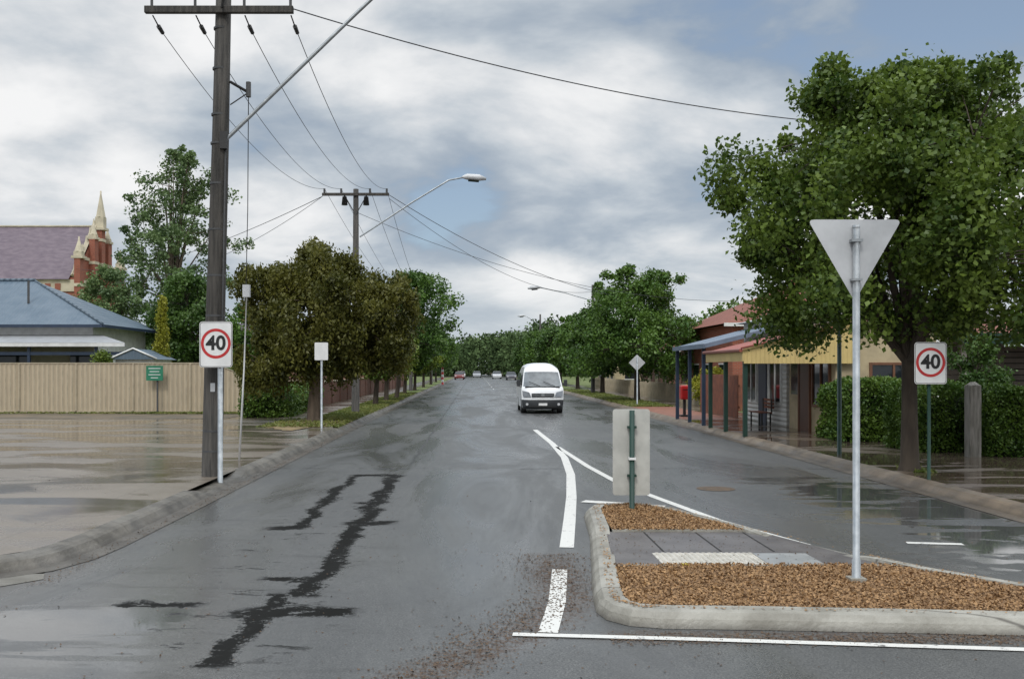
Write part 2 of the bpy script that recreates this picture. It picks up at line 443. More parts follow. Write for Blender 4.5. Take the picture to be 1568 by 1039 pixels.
def gravelmat():
    m, n, b = newmat('island_gravel')
    g = n.new('ShaderNodeNewGeometry')
    f = n.m('ADD', n.m('MULTIPLY', g.outputs['Random Per Island'], .7), n.m('MULTIPLY', n.noise(n.pos(), 2.5, 4), .3))
    n.link(n.mix(f, (.10, .05, .02, 1), (.44, .26, .115, 1)), b.inputs['Base Color'])
    b.inputs['Roughness'].default_value = .75
    return m
M['gravel'] = gravelmat()
M['gravelbase'] = mat('gravel_base', (.2, .11, .05), (.32, .19, .09), 14, .85, .9, 60)
M['litter'] = mat('leaf_litter', (.06, .035, .02), (.13, .085, .05), 30, .8)

def linemat():
    m, n, b = newmat('road_paint')
    f = n.noise(n.pos(), 7, 8, .8); f2 = n.noise(n.pos(), 60, 3, .6)
    k = n.m('MULTIPLY', n.smooth(f, .34, .44), n.smooth(f2, .25, .42, .8, 1))
    n.link(n.mix(k, (.13, .125, .12, 1), (.66, .65, .61, 1)), b.inputs['Base Color'])
    b.inputs['Roughness'].default_value = .45
    return m
M['line'] = linemat()

# ---------------------------------------------------------------- ground, road
sheet('ground', [(-1500, -60), (1500, -60), (1500, 2500), (-1500, 2500)], -.03, M['dirt'])
sheet('road', [(-60, -10), (60, -10), (60, 9.2), (7.42, 9.2), (7.42, 330), (-4.22, 330), (-4.22, 9.2), (-60, 9.2)], 0, M['road'])

KP = [(-.26, .006), (-.02, .008), (.03, .05), (.07, .095), (.12, .118), (.26, .137), (.26, .10)]
lk = [(-8, 9.25), (-6, 9.28), (-5.2, 9.35), (-4.7, 9.5), (-4.4, 9.8), (-4.25, 10.3), (-4.2, 11)]
lk += [(-4.2, y) for y in (12.5, 14, 15.0, 15.6, 17.6, 18.2, 22, 30, 60, 120, 240)]
hs = [1] * 7 + [1, 1, 1, .45, .45, 1, 1, 1, 1, 1, 1]
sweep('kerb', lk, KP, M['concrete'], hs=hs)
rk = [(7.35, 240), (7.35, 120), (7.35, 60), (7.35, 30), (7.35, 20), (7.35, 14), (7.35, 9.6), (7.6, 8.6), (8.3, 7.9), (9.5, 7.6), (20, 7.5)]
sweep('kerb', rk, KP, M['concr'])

sheet('forecourt', [(-60, 9.6), (-4.9, 9.7), (-4.43, 10.3), (-4.43, 34), (-4.43, 39), (-60, 39)], .128, M['lot'])
sheet('gravel_strip', [(-60, 36.5), (-9.3, 36.5), (-9.3, 41.2), (-60, 41.2)], .134, M['dirt'])
sheet('footpath', [(-7.6, 30), (-5.9, 30), (-5.9, 200), (-7.6, 200)], .138, M['lot'])
sheet('grass_verge', [(-5.9, 33.5), (-4.45, 33.5), (-4.45, 200), (-5.9, 200)], .141, M['grass'])
sheet('garden', [(-60, 41.2), (-7.6, 41.2), (-7.6, 240), (-60, 240)], .12, M['grass'])
sheet('concrete_apron', [(-8, 8.55), (-4.55, 8.75), (-4.1, 9.3), (-4.2, 9.55), (-8, 9.2)], .0045, M['concl'])
M['ochre'] = mat('ochre_gravel', (.3, .2, .1), (.17, .14, .075), 2, .85, .5, 30, detail=7)
b = MB(); rng = np.random.default_rng(3)
pts = []
for i in range(60):
    t = i / 60 * 2 * math.pi
    k_ = 1 + .16 * math.sin(3 * t + 1) + .1 * math.sin(7 * t) + .06 * rng.normal()
    pts.append((-5.65 + 1.1 * math.cos(t) * k_, 33.2 + 3.2 * math.sin(t) * k_, .147))
b.poly(pts); b.build('bare_gravel_patch', M['ochre'])

sheet('footpath', [(7.6, 7.9), (40, 7.9), (40, 20), (10.2, 26.8), (10.2, 36), (10.2, 36.1), (7.6, 36.1)], .130, M['foot'])
M['redpave'] = mat('red_paving', (.3, .12, .075), (.2, .085, .06), 3, .45)
sheet('brick_paving', [(7.6, 36.1), (9.7, 36.1), (9.7, 48), (7.6, 48)], .131, M['redpave'])
sheet('grass_verge', [(7.6, 48), (9.7, 48), (9.7, 200), (7.6, 200)], .131, M['grass'])
sheet('footpath', [(9.7, 36.1), (11.4, 36.1), (11.4, 200), (9.7, 200)], .129, M['foot'])
sheet('garden', [(11.4, 36), (60, 36), (60, 240), (11.4, 240)], .12, M['grass'])
sheet('garden', [(10.2, 20), (60, 20), (60, 36), (10.2, 36)], .118, M['dirt'])

def tufts(name, regs, seed, leaf):
    rng = np.random.default_rng(seed); A = []
    for (x0, x1, y0, y1, z), k in regs:
        c = np.stack([rng.uniform(x0, x1, k), y0 + (y1 - y0) * rng.uniform(0, 1, k) ** 1.6, np.full(k, z + .04)], 1); A.append(c)
    c = np.concatenate(A)
    V, F = leafgeo(c, .14, rng, wr=.14)
    return quads(name, V, F, np.zeros(len(F)), [leaf])
tufts('grass', [((-5.95, -4.42, 35.0, 75, .14), 16000), ((-6.9, -4.5, 31, 36, .14), 900), ((7.6, 9.7, 48, 85, .13), 8000), ((-4.5, -4.36, 31, 60, .12), 1500), ((-14, -9.2, 40.2, 41.1, .13), 1500), ((-40, -14, 40.4, 41.1, .13), 2500), ((7.9, 8.3, 17.6, 18.4, .11), 150)], 5, leafmat('grass_blades', (.09, .14, .025), (.24, .24, .07), 1.0, .2))

# ---------------------------------------------------------------- traffic island
isl = group('traffic_island')
LO = .72
ip = [(1.85, 13.75, 1), (1.6, 13.6, 1), (1.47, 13.2, 1), (1.42, 12.5, 1), (1.36, 11.6, 1), (1.33, 11.3, LO), (1.2, 10.1, LO), (1.17, 9.8, 1), (1.1, 9.2, 1),
      (1.03, 8.5, 1), (1.0, 8.05, 1), (1.05, 7.8, 1), (1.2, 7.62, 1), (1.45, 7.54, 1), (2.2, 7.5, 1), (3.2, 7.42, 1), (4.4, 7.32, 1), (6.0, 7.2, 1), (6.4, 7.25, 1), (6.45, 7.45, 1), (6.1, 7.75, 1),
      (5.4, 8.2, 1), (4.85, 8.65, 1), (4.35, 9.3, 1), (4.1, 9.8, 1), (3.95, 10.1, LO), (3.5, 11.2, LO), (3.35, 11.5, 1), (3.05, 12.4, 1), (2.75, 13.2, 1), (2.5, 13.6, 1), (2.2, 13.78, 1)]
op = [(a, b_) for a, b_, c in ip]; ih = [c for a, b_, c in ip]
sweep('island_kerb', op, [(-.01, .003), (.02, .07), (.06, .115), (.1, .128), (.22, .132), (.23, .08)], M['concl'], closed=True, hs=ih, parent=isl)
inn = offset_poly(op, .215)
south = [p for p in inn[8:25]]
south = [(1.33, 9.42)] + south[1:-1] + [(4.02, 9.42)]
north = [p for p in inn[28:]] + [p for p in inn[:4]]
north = [(3.15, 11.42)] + north + [(1.6, 11.42)]
ZC = .096
sheet('cut_through', [(1.33, 9.4), (4.2, 9.4), (3.8, 10.1), (3.33, 11.45), (1.53, 11.45), (1.4, 10.1)], ZC, mat('dark_paving', (.085, .077, .077), (.13, .12, .118), 3, .4, .3, 40, detail=7), isl)
sheet('gravel_bed_south', south, .112, M['gravelbase'], isl)
sheet('gravel_bed_north', north, .112, M['gravelbase'], isl)
b = MB(); b.box(1.36, 4.1, 9.36, 9.42, .05, .122); b.box(1.6, 3.2, 11.42, 11.48, .05, .122); b.build('edging', M['concl'], isl)
for xj in (1.95, 2.55, 3.1): box('paving_joint', xj, xj + .02, 10.2, 11.4, .05, ZC + .003, M['dark'], isl)
b = MB(); b.box(1.82, 2.84, 9.5, 10.1, .05, ZC + .006, 0); b.box(2.86, 3.4, 9.5, 10.1, .05, ZC + .004, 1)
for i in range(17):
    for j in range(10):
        cx_, cy_ = 1.85 + i * .06, 9.53 + j * .06
        b.box(cx_, cx_ + .032, cy_, cy_ + .032, ZC + .006, ZC + .011, 0)
b.build('tactile_pads', [M['tact'], M['tactg']], isl)

def inpoly(P, poly):
    x, y = P[:, 0], P[:, 1]; r = np.zeros(len(P), bool); n = len(poly)
    for i in range(n):
        x1, y1 = poly[i]; x2, y2 = poly[(i + 1) % n]
        c = ((y1 > y) != (y2 > y)) & (x < (x2 - x1) * (y - y1) / (y2 - y1 + 1e-9) + x1); r ^= c
    return r
rng = np.random.default_rng(11)
c = np.stack([rng.uniform(1, 6.6, 150000), rng.uniform(7, 14, 150000), np.zeros(150000)], 1)
c = c[inpoly(c, south) | inpoly(c, north)]
c[:, 2] = .118 + .022 * rng.uniform(0, 1, len(c)) + .012 * np.sin(c[:, 0] * 5) * np.sin(c[:, 1] * 6)
V, F = leafgeo(c, .027, rng, flat=.4, wr=.4)
quads('gravel_chips', V, F, np.zeros(len(F)), [M['gravel']], isl)
# chips spilt over the kerb and paving
k = 900
e_ = rng.integers(0, len(op), k); t_ = rng.uniform(0, 1, k)
A_ = np.array(op); B_ = np.roll(A_, -1, axis=0); I_ = np.array(offset_poly(op, .17))
q_ = A_[e_] * (1 - t_[:, None]) + B_[e_] * t_[:, None]; q2_ = I_[e_] * (1 - t_[:, None]) + np.roll(I_, -1, axis=0)[e_] * t_[:, None]
mixw = rng.uniform(.6, 1.05, k)[:, None]
sp_ = np.concatenate([q_ * (1 - mixw) + q2_ * mixw, np.full((k, 1), .138)], 1)
V, F = leafgeo(sp_, .022, rng, flat=.8, wr=.4)
quads('spilt_chips', V, F, np.zeros(len(F)), [M['gravel']], isl)
k = 3800
c1 = np.stack([.8 + rng.normal(0, .2, k), rng.uniform(5.4, 10.6, k), np.full(k, .008)], 1)
c1[:, 0] -= np.clip((8.6 - c1[:, 1]) * .5, 0, 2)
c2 = np.stack([rng.uniform(1, 7, k), 7.33 + rng.normal(0, .07, k) - .03 * rng.uniform(0, 6, k), np.full(k, .008)], 1)
c3 = np.stack([rng.uniform(-4, 7, 1500), rng.uniform(5.5, 16, 1500), np.full(1500, .008)], 1)
c4 = np.stack([rng.uniform(1.3, 3.6, 300), rng.uniform(9.5, 11.4, 300), np.full(300, ZC + .012)], 1)
c5 = np.stack([-4.05 + rng.normal(0, .07, 1500), rng.uniform(9, 30, 1500), np.full(1500, .012)], 1)
c6 = np.stack([rng.uniform(-12, -4.6, 500), rng.uniform(11, 30, 500), np.full(500, .133)], 1)
c7 = np.stack([rng.uniform(7.7, 10, 700), rng.uniform(13, 24, 700), np.full(700, .135)], 1)
c = np.concatenate([c1, c2, c3[:900], c4, c5, c6, c7])
V, F = leafgeo(c, .02, rng, flat=.85, wr=.4)
quads('leaf_litter', V, F, np.zeros(len(F)), [M['litter']])
box('plastic_wrapper', 1.98, 2.05, 9.35, 9.4, .122, .135, mat('yellow_plastic', (.7, .6, .02), rough=.3))

# ---------------------------------------------------------------- painted lines
def stripe(b, pts, w, z=.0045):
    P = [Vector(p) for p in pts]; L = []; Rr = []
    for i in range(len(P)):
        d = (P[min(i + 1, len(P) - 1)] - P[max(i - 1, 0)]).normalized(); nn = Vector((-d.y, d.x)) * w / 2
        L.append(P[i] + nn); Rr.append(P[i] - nn)
    for i in range(len(P) - 1):
        b.poly([(Rr[i].x, Rr[i].y, z), (Rr[i + 1].x, Rr[i + 1].y, z), (L[i + 1].x, L[i + 1].y, z), (L[i].x, L[i].y, z)])
b = MB()
stripe(b, [(1.95, 32), (2.05, 26), (2.0, 22), (1.8, 18.5), (1.5, 15.3), (1.25, 13), (1.02, 10.95)], .16)
stripe(b, [(.84, 9.75), (.7, 8.4), (.55, 7.42)], .15)
stripe(b, [(1.62, 14.75), (2.2, 14.45), (2.72, 14.15)], .24, .0085)
stripe(b, [(.28, 7.36), (1.5, 7.24), (4.0, 6.95), (9, 6.35)], .09, .0085)
stripe(b, [(4.95, 11.25), (5.55, 11.15)], .12)
b.build('road_marking', M['line'])
b = MB()
stripe(b, [(2.1, 25), (2.3, 20), (2.5, 17.2), (2.8, 15.2), (3.2, 12.9), (3.75, 11.1)], .13)
for y in range(94, 230, 12): stripe(b, [(1.75, y), (1.75, y + 3)], .1)
b.build('road_marking', M['line'])
b = MB(); b.add([(4.0 + .32 * math.cos(i * math.pi / 8), 16.3 + .32 * math.sin(i * math.pi / 8), .005) for i in range(16)], [tuple(range(16))])
b.build('manhole_cover', mat('rusty_iron', (.14, .085, .04), (.06, .04, .025), 9, .6, .6, 40, detail=7))

# ---------------------------------------------------------------- signs
def text(body, size, x, y, z, m, parent, name='digits', off=0.006):
    cu = bpy.data.curves.new(name, 'FONT'); cu.body = body; cu.size = size; cu.align_x = 'CENTER'; cu.align_y = 'CENTER'; cu.extrude = .001; cu.offset = off
    o = bpy.data.objects.new(name, cu); sc.collection.objects.link(o)
    dg = bpy.context.evaluated_depsgraph_get()
    me = bpy.data.meshes.new_from_object(o.evaluated_get(dg)); bpy.data.objects.remove(o)
    me.materials.clear(); me.materials.append(m)
    o = bpy.data.objects.new(name, me); o.location = (x, y, z); o.rotation_euler = (R(90), 0, 0)
    return link(o, parent)

def rrect(cx, cz, w, h, r, y, n=5):
    pts = []
    for sx, sz, a0 in ((1, -1, -90), (1, 1, 0), (-1, 1, 90), (-1, -1, 180)):
        for i in range(n + 1):
            a = R(a0 + 90 * i / n); pts.append((cx + sx * (w / 2 - r) + r * math.cos(a), y, cz + sz * (h / 2 - r) + r * math.sin(a)))
    return pts
def plate(b, pts, th, mf=0, mback=1):
    n = len(pts); back = [(p[0], p[1] + th, p[2]) for p in pts]
    b.poly(pts, mf); b.poly(back[::-1], mback)
    b.add(pts + back, [(i, (i + 1) % n, (i + 1) % n + n, i + n) for i in range(n)], mback)

def speed_sign(x, y, zc, w, h, z0, pr=.03, px=0, pm=None):
    g = group('speed_limit_sign')
    b = MB(); plate(b, rrect(x, zc, w, h, .05, y), .004)
    b.build('plate', [M['signw'], M['alu']], g)
    b = MB(); p1 = rrect(x, zc, w - .02, h - .02, .045, y - .003); p2 = rrect(x, zc, w - .035, h - .035, .038, y - .003)
    n = len(p1); b.add(p1 + p2, [(i, (i + 1) % n, (i + 1) % n + n, i + n) for i in range(n)]); b.build('border', M['black'], g)
    b = MB(); N = 48; ro = w * .455; ri = w * .37
    rc = zc + h * .02
    v = [(x + ro * math.cos(2 * math.pi * i / N), y - .003, rc + ro * math.sin(2 * math.pi * i / N)) for i in range(N)] + \
        [(x + ri * math.cos(2 * math.pi * i / N), y - .003, rc + ri * math.sin(2 * math.pi * i / N)) for i in range(N)]
    b.add(v, [(i, (i + 1) % N, (i + 1) % N + N, i + N) for i in range(N)]); b.build('red_ring', M['signr'], g)
    text('40', w * .6, x, y - .004, rc, M['black'], g, 'digits', .009)
    b = MB(); b.tube([(x + px, y + .06, z0 - .1), (x + px, y + .06, zc + h * .3)], pr, 12)
    b.box(x - w * .3, x + w * .3, y + .005, y + .03, zc + h * .22, zc + h * .22 + .03); b.box(x - w * .3, x + w * .3, y + .005, y + .03, zc - h * .28, zc - h * .28 + .03)
    b.build('post', pm or M['galv'], g)
speed_sign(-4.42, 16.68, 2.41, .56, .78, .13, .045, .06)
speed_sign(7.62, 16.4, 2.09, .54, .7, .13, .028, 0, M['green'])

g = group('give_way_sign')
gx, gy = 3.39, 8.72
zt, zb, hw = 3.33, 2.6, .42
cor = [Vector((gx - hw, 0, zt)), Vector((gx, 0, zb)), Vector((gx + hw, 0, zt))]
pts = []
for i, cpt in enumerate(cor):
    p, nx = cor[i - 1], cor[(i + 1) % 3]
    a = cpt + (p - cpt).normalized() * .06; c_ = cpt + (nx - cpt).normalized() * .06
    for t in (0, .25, .5, .75, 1):
        q = a.lerp(cpt, t).lerp(cpt.lerp(c_, t), t); pts.append((q.x, gy + .035, q.z))
b = MB(); plate(b, pts, .004, 0, 1); b.build('plate', [M['alu'], M['signw']], g)
b = MB(); b.tube([(gx, gy, .05), (gx, gy, 3.26)], .031, 14); b.tube([(gx, gy, 3.255), (gx, gy, 3.275)], .034, 14)
b.build('post', M['galv'], g)
b = MB(); b.box(gx - .05, gx + .05, gy - .033, gy + .034, 3.125, 3.15); b.box(gx - .045, gx + .045, gy - .033, gy + .034, 2.78, 2.80)
b.tube([(gx, gy, .12), (gx, gy, .3)], .038, 12)
b.build('brackets', M['galv'], g)
box('footing', gx - .07, gx + .07, gy - .07, gy + .07, .1, .145, M['concl'], g)

g = group('keep_left_sign')
b = MB(); plate(b, rrect(2.1, .875, .5, 1.16, .04, 13.2), .004, 0, 1); b.build('plate', [mat('sign_back_pale', (.52, .52, .48), (.38, .38, .35), 3, .45, detail=8), M['signw']], g)
b = MB(); b.tube([(2.1, 13.14, .1), (2.1, 13.14, 1.44)], .035, 12); b.box(2.04, 2.16, 13.12, 13.19, 1.2, 1.23); b.box(2.04, 2.16, 13.12, 13.19, .55, .58)
b.build('post', M['green'], g)
box('band', 2.055, 2.145, 13.09, 13.19, .78, .81, M['signw'], g)

g = group('parking_sign')
b = MB(); plate(b, rrect(-5.78, 2.66, .42, .55, .03, 36.9), .004); b.build('plate', [M['signw'], M['alu']], g)
b = MB(); b.tube([(-5.78, 36.95, .1), (-5.78, 36.95, 2.85)], .035, 8); b.build('post', M['galv'], g)
# bring the parking sign in front of the olive tree's drip line
for ch in g.children: ch.location = (.95, -6.2, -.12)
g = group('warning_sign')
b = MB(); d_ = .42; plate(b, [(8.25, 50, 2.3 - d_), (8.25 + d_, 50, 2.3), (8.25, 50, 2.3 + d_), (8.25 - d_, 50, 2.3)], .004); b.build('plate', [M['alu'], M['alu']], g)
b = MB(); b.tube([(8.25, 49.95, .1), (8.25, 49.95, 2.6)], .035, 8); b.build('post', M['galv'], g)
g = group('notice_sign')
box('board', -13.75, -13.05, 40.9, 40.93, 1.5, 2.12, M['gsign'], g)
b = MB()
for i, (w_) in enumerate((.5, .4, .5, .3)): b.box(-13.4 - w_ / 2, -13.4 + w_ / 2, 40.893, 40.897, 1.99 - i * .13, 2.02 - i * .13)
b.build('lettering', M['signw'], g)
b = MB(); b.tube([(-13.3, 40.97, .1), (-13.3, 40.97, 1.6)], .04, 8); b.build('post', M['iron'], g)

# ---------------------------------------------------------------- utility poles & wires
def cat(p, q, sag, n=24):
    p, q = Vector(p), Vector(q)
    return [p.lerp(q, t / n) - Vector((0, 0, sag * 4 * (t / n) * (1 - t / n))) for t in range(n + 1)]

g = group('utility_pole')
b = MB(); b.tube([(-4.60, 17.1, 0), (-4.55, 17.1, 2.5), (-4.45, 17.1, 6), (-4.37, 17.1, 9.6)], [.18, .168, .145, .125], 18); b.build('pole', M['pole'], g)
b = MB(); b.box(-5.72, -3.15, 16.9, 17.0, 8.14, 8.26); b.build('crossarm', M['pole'], g, .01)
b = MB()
for z in (.55, .9, 2.2, 2.9, 3.6, 4.4, 5.2, 5.9, 6.4, 7.2, 7.9):
    xx = -4.6 + .2 * z / 9; r_ = .182 - .005 * z
    b.tube([(xx, 17.1, z), (xx, 17.1, z + .035)], r_, 18)
b.tube([(-4.28, 17.1, 7.0), (-3.95, 17.05, 6.8)], .025, 8); b.tube([(-4.28, 17.1, 6.6), (-3.95, 17.05, 6.8)], .012, 6)
b.tube([(-3.95, 17.05, 6.72), (-3.95, 17.05, 6.98)], .045, 8)
for x in (-5.6, -4.85, -4.0, -3.2):
    b.tube([(x, 16.95, 8.26), (x, 16.95, 8.38)], .025, 6)
    b.tube([(x, 17.0, 8.12), (x + .02, 17.25, 8.02)], .012, 6); b.tube([(x + .02, 17.25, 8.02), (x + .03, 17.45, 7.97)], [.04, .035], 8)
b.tube([(-4.36, 16.99, 8.6), (-4.36, 16.85, 8.2)], .02, 6)
b.build('fittings', M['iron'], g)
b = MB(); b.tube([(-4.42, 16.97, .1), (-4.4, 16.97, 2.0), (-4.33, 16.98, 5.9)], .018, 8); b.build('conduit', M['iron'], g)
box('number_tag', -4.58, -4.5, 16.925, 16.93, 1.6, 1.75, M['alu'], g)
g2 = group('street_lamp')
b = MB(); b.tube([(-4.38, 17.05, 5.95), (-4.25, 17.05, 6.07), (-2.1, 17.05, 8.15), (-.4, 17.05, 9.75), (.1, 17.05, 9.95)], [.035, .035, .033, .03, .03], 10); b.build('arm', M['galv'], g2)
b = MB(); b.tube([(.0, 17.05, 9.95), (.2, 17.05, 9.98), (.6, 17.05, 9.98), (.8, 17.05, 9.96)], [.04, .11, .12, .04], 10); b.build('lamp_head', M['alu'], g2)
b = MB(); b.box(-4.42, -4.3, 16.92, 17.0, 5.8, 6.1); b.build('bracket', M['iron'], g2)
g3 = group('guy_wire')
b = MB(); b.tube([(-3.95, 17.05, 6.75), (-4.3, 18.5, 5.0), (-4.66, 19.9, 3.7)], .008, 5); b.build('wire', M['wire'], g3)
box('box', -4.72, -4.58, 19.85, 19.95, 3.45, 3.7, M['alu'], g3)
b = MB(); b.tube([(-4.65, 19.9, 3.45), (-4.7, 19.9, 2), (-4.8, 19.9, .1)], [.012, .016, .025], 8); b.build('guard_tube', M['signw'], g3)

FX, FY = -5.0, 41
g = group('utility_pole')
b = MB(); b.tube([(FX - .02, FY, 0), (FX, FY, 9.5)], [.17, .11], 14); b.build('pole', M['pole'], g)
b = MB(); b.box(-6.4, -3.6, FY - .17, FY - .09, 9.2, 9.32); b.build('crossarm', M['pole'], g, .01)
b = MB()
for x in (-6.3, -5.6, -4.4, -3.7): b.tube([(x, FY - .13, 9.3), (x, FY - .13, 9.5)], .045, 8)
for x in (-5.45, -4.55): b.tube([(x, FY - .2, 9.15), (x, FY - .2, 8.8)], [.09, .13], 8); b.tube([(x, FY - .2, 9.22), (x, FY - .2, 9.1)], .03, 6)
b.tube([(-5.0, FY - .1, 8.4), (-5.45, FY - .13, 9.2)], .02, 6); b.tube([(-5.0, FY - .1, 8.4), (-4.55, FY - .13, 9.2)], .02, 6)
b.build('fittings', M['iron'], g)
def lamp(x, y, zb_, ze, reach, sgn=1, r=.035):
    g2 = group('street_lamp')
    b = MB(); b.tube([(x, y, zb_), (x + sgn * reach * .5, y, zb_ + (ze - zb_) * .58), (x + sgn * reach * .85, y, ze - .12), (x + sgn * reach, y, ze)], r, 8); b.build('arm', M['galv'], g2)
    q = x + sgn * reach
    b = MB(); b.tube([(q - sgn * .1, y, ze), (q + sgn * .1, y, ze + .02), (q + sgn * .6, y, ze - .02), (q + sgn * .9, y, ze - .08)], [.05, .13, .14, .05], 10); b.build('lamp_head', M['alu'], g2)
    b = MB(); b.tube([(q + sgn * .15, y, ze - .1), (q + sgn * .6, y, ze - .14)], .08, 8); b.build('lens', M['glass'], g2)
lamp(-4.85, FY, 7.5, 10.0, 4.4)
b = MB(); b.tube([(9.0, 75, 0), (9.0, 75, 8.4)], [.16, .11], 10); b.build('utility_pole', M['pole'])
lamp(8.9, 75, 7.2, 8.2, 4.0, -1)
b = MB(); b.tube([(8.6, 130, 0), (8.6, 130, 9.2)], [.16, .11], 10); b.build('utility_pole', M['pole'])
lamp(8.5, 130, 7.8, 9.0, 2.0, -1)
for y in (82, 120, 160):
    b = MB(); b.tube([(-5.4, y, 0), (-5.4, y, 8.0)], [.16, .11], 10); b.box(-6.5, -4.3, y - .05, y + .05, 7.6, 7.72); b.build('utility_pole', M['pole'])
b = MB(); b.tube([(7.95, 21.4, .1), (7.95, 21.4, 7.4)], [.05, .04], 10); b.build('service_pole', M['green'])

b = MB()
for x0, x1 in ((-5.57, -6.3), (-4.82, -5.6), (-3.97, -4.4), (-3.17, -3.7)):
    b.tube(cat((x0, 17.45, 7.97), (x1, FY - .13, 9.5), .75), .008, 4, cap=False)
    b.tube(cat((x1, FY - .13, 9.5), (x1 * .6 - 2, 82, 7.75), .8), .009, 4, cap=False)
    b.tube(cat((x0, 16.9, 8.35), (x0 - 1.0, -15, 9.5), .6), .007, 4, cap=False)
b.tube(cat((-3.15, 16.9, 8.2), (7.95, 21.4, 7.35), .3), .011, 5, cap=False)
b.tube(cat((-3.6, FY, 9.25), (12.6, 62, 6.3), 1.2), .013, 4, cap=False)
b.tube(cat((-3.6, FY, 9.1), (9.0, 75, 7.9), 1.3), .012, 4, cap=False)
b.tube(cat((-4.9, FY, 8.5), (12.5, 48, 5.3), .9), .009, 4, cap=False)
b.tube(cat((-6.4, FY, 9.2), (-17.6, 48, 6.2), .8), .01, 4, cap=False)
b.tube(cat((-6.4, FY, 9.2), (-40, 98, 12), 1.2), .015, 4, cap=False)
b.build('power_line', M['wire'])

# ---------------------------------------------------------------- fences / left buildings
g = group('steel_fence')
b = MB()
b.box(-60, -11.1, 41.25, 41.29, .12, 2.2)
b.add([(-11.1, 41.25, .12), (-9.1, 41.25, .12), (-9.1, 41.25, 1.45), (-11.1, 41.25, 2.2), (-11.1, 41.29, .12), (-9.1, 41.29, .12), (-9.1, 41.29, 1.45), (-11.1, 41.29, 2.2)],
      [(0, 1, 2, 3), (7, 6, 5, 4), (3, 2, 6, 7), (1, 5, 6, 2)])
b.box(-9.14, -9.1, 41.3, 52, .12, 1.45)
b.build('panels', M['fence'], g)
b = MB()
x = -60.
while x < -9: b.box(x - .03, x + .03, 41.2, 41.245, .12, 2.2 if x < -11 else 1.6); x += 2.4
b.box(-60, -11.1, 41.22, 41.32, 2.2, 2.25); b.box(-60, -11.1, 41.2, 41.245, .12, .22)
b.tube([(-11.1, 41.27, 2.22), (-9.1, 41.27, 1.47)], .035, 6)
x = -60.
while x < -9.2:
    b.box(x, x + .05, 41.235, 41.249, .14, (2.2 if x < -11.15 else 2.2 - (x + 11.1) * .375 - .03)); x += .2
b.build('posts_and_caps', M['fencecap'], g)

g = group('weatherboard_house')
box('walls', -44, -18.2, 46.6, 54, .1, 4.05, M['white'], g)
b = MB()
e = [(-45, 46, 4.05), (-17.5, 46, 4.05), (-17.5, 54.6, 4.05), (-45, 54.6, 4.05), (-40, 50.3, 6.5), (-22.6, 50.3, 6.5)]
b.add(e, [(0, 1, 5, 4), (1, 2, 5), (2, 3, 4, 5), (3, 0, 4)]); b.build('roof', M['blueroof'], g)
b = MB(); b.box(-45, -17.5, 45.93, 45.99, 3.93, 4.07); b.box(-17.49, -17.43, 46, 54.6, 3.93, 4.07); b.build('gutter', M['bluepaint'], g)
b = MB(); b.tube([(-40, 50.3, 6.53), (-22.6, 50.3, 6.53)], .09, 6); b.tube([(-22.6, 50.3, 6.5), (-17.5, 46, 4.1)], .06, 6)
b.build('ridge_capping', M['blueroof'], g)
b = MB(); b.tube([(-21.9, 48, 5.2), (-21.9, 48, 6.3)], .06, 8); b.build('vent_pipe', M['iron'], g)
b = MB(); b.poly([(-45, 43.6, 3.15), (-15.6, 43.6, 3.15), (-17.8, 46.6, 3.6), (-45, 46.6, 3.6)]); b.build('verandah_roof', mat('pale_iron', (.36, .37, .38), rough=.4), g)
b = MB(); b.box(-45, -15.6, 43.52, 43.6, 2.98, 3.14); b.build('verandah_fascia', M['white'], g)
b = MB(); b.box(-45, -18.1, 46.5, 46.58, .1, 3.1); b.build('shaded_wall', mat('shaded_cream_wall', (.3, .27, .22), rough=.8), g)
b = MB(); x = -43.
while x < -19: b.box(x, x + 1.4, 46.42, 46.48, 1.0, 2.7); x += 3.4
b.build('windows', M['glass'], g)
b = MB(); x = -44.
while x < -15: b.box(x, x + .12, 43.7, 43.82, .1, 2.98); x += 3
b.box(-45, -15.8, 43.72, 43.8, 2.6, 2.75)
b.build('verandah_posts', M['bluepaint'], g)
g = group('garden_shed')
box('walls', -15.8, -14.1, 43, 45.5, .1, 2.45, M['white'], g)
b = MB(); v = [(-16, 42.8, 2.4), (-13.9, 42.8, 2.4), (-14.95, 42.8, 2.86), (-16, 45.6, 2.4), (-13.9, 45.6, 2.4), (-14.95, 45.6, 2.86)]
b.add(v, [(0, 1, 2), (3, 5, 4), (0, 2, 5, 3), (1, 4, 5, 2)]); b.build('roof', M['blueroof'], g)
b = MB(); b.tube([(-16, 42.77, 2.42), (-14.95, 42.77, 2.88), (-13.9, 42.77, 2.42)], .04, 4); b.build('barge_boards', M['white'], g)

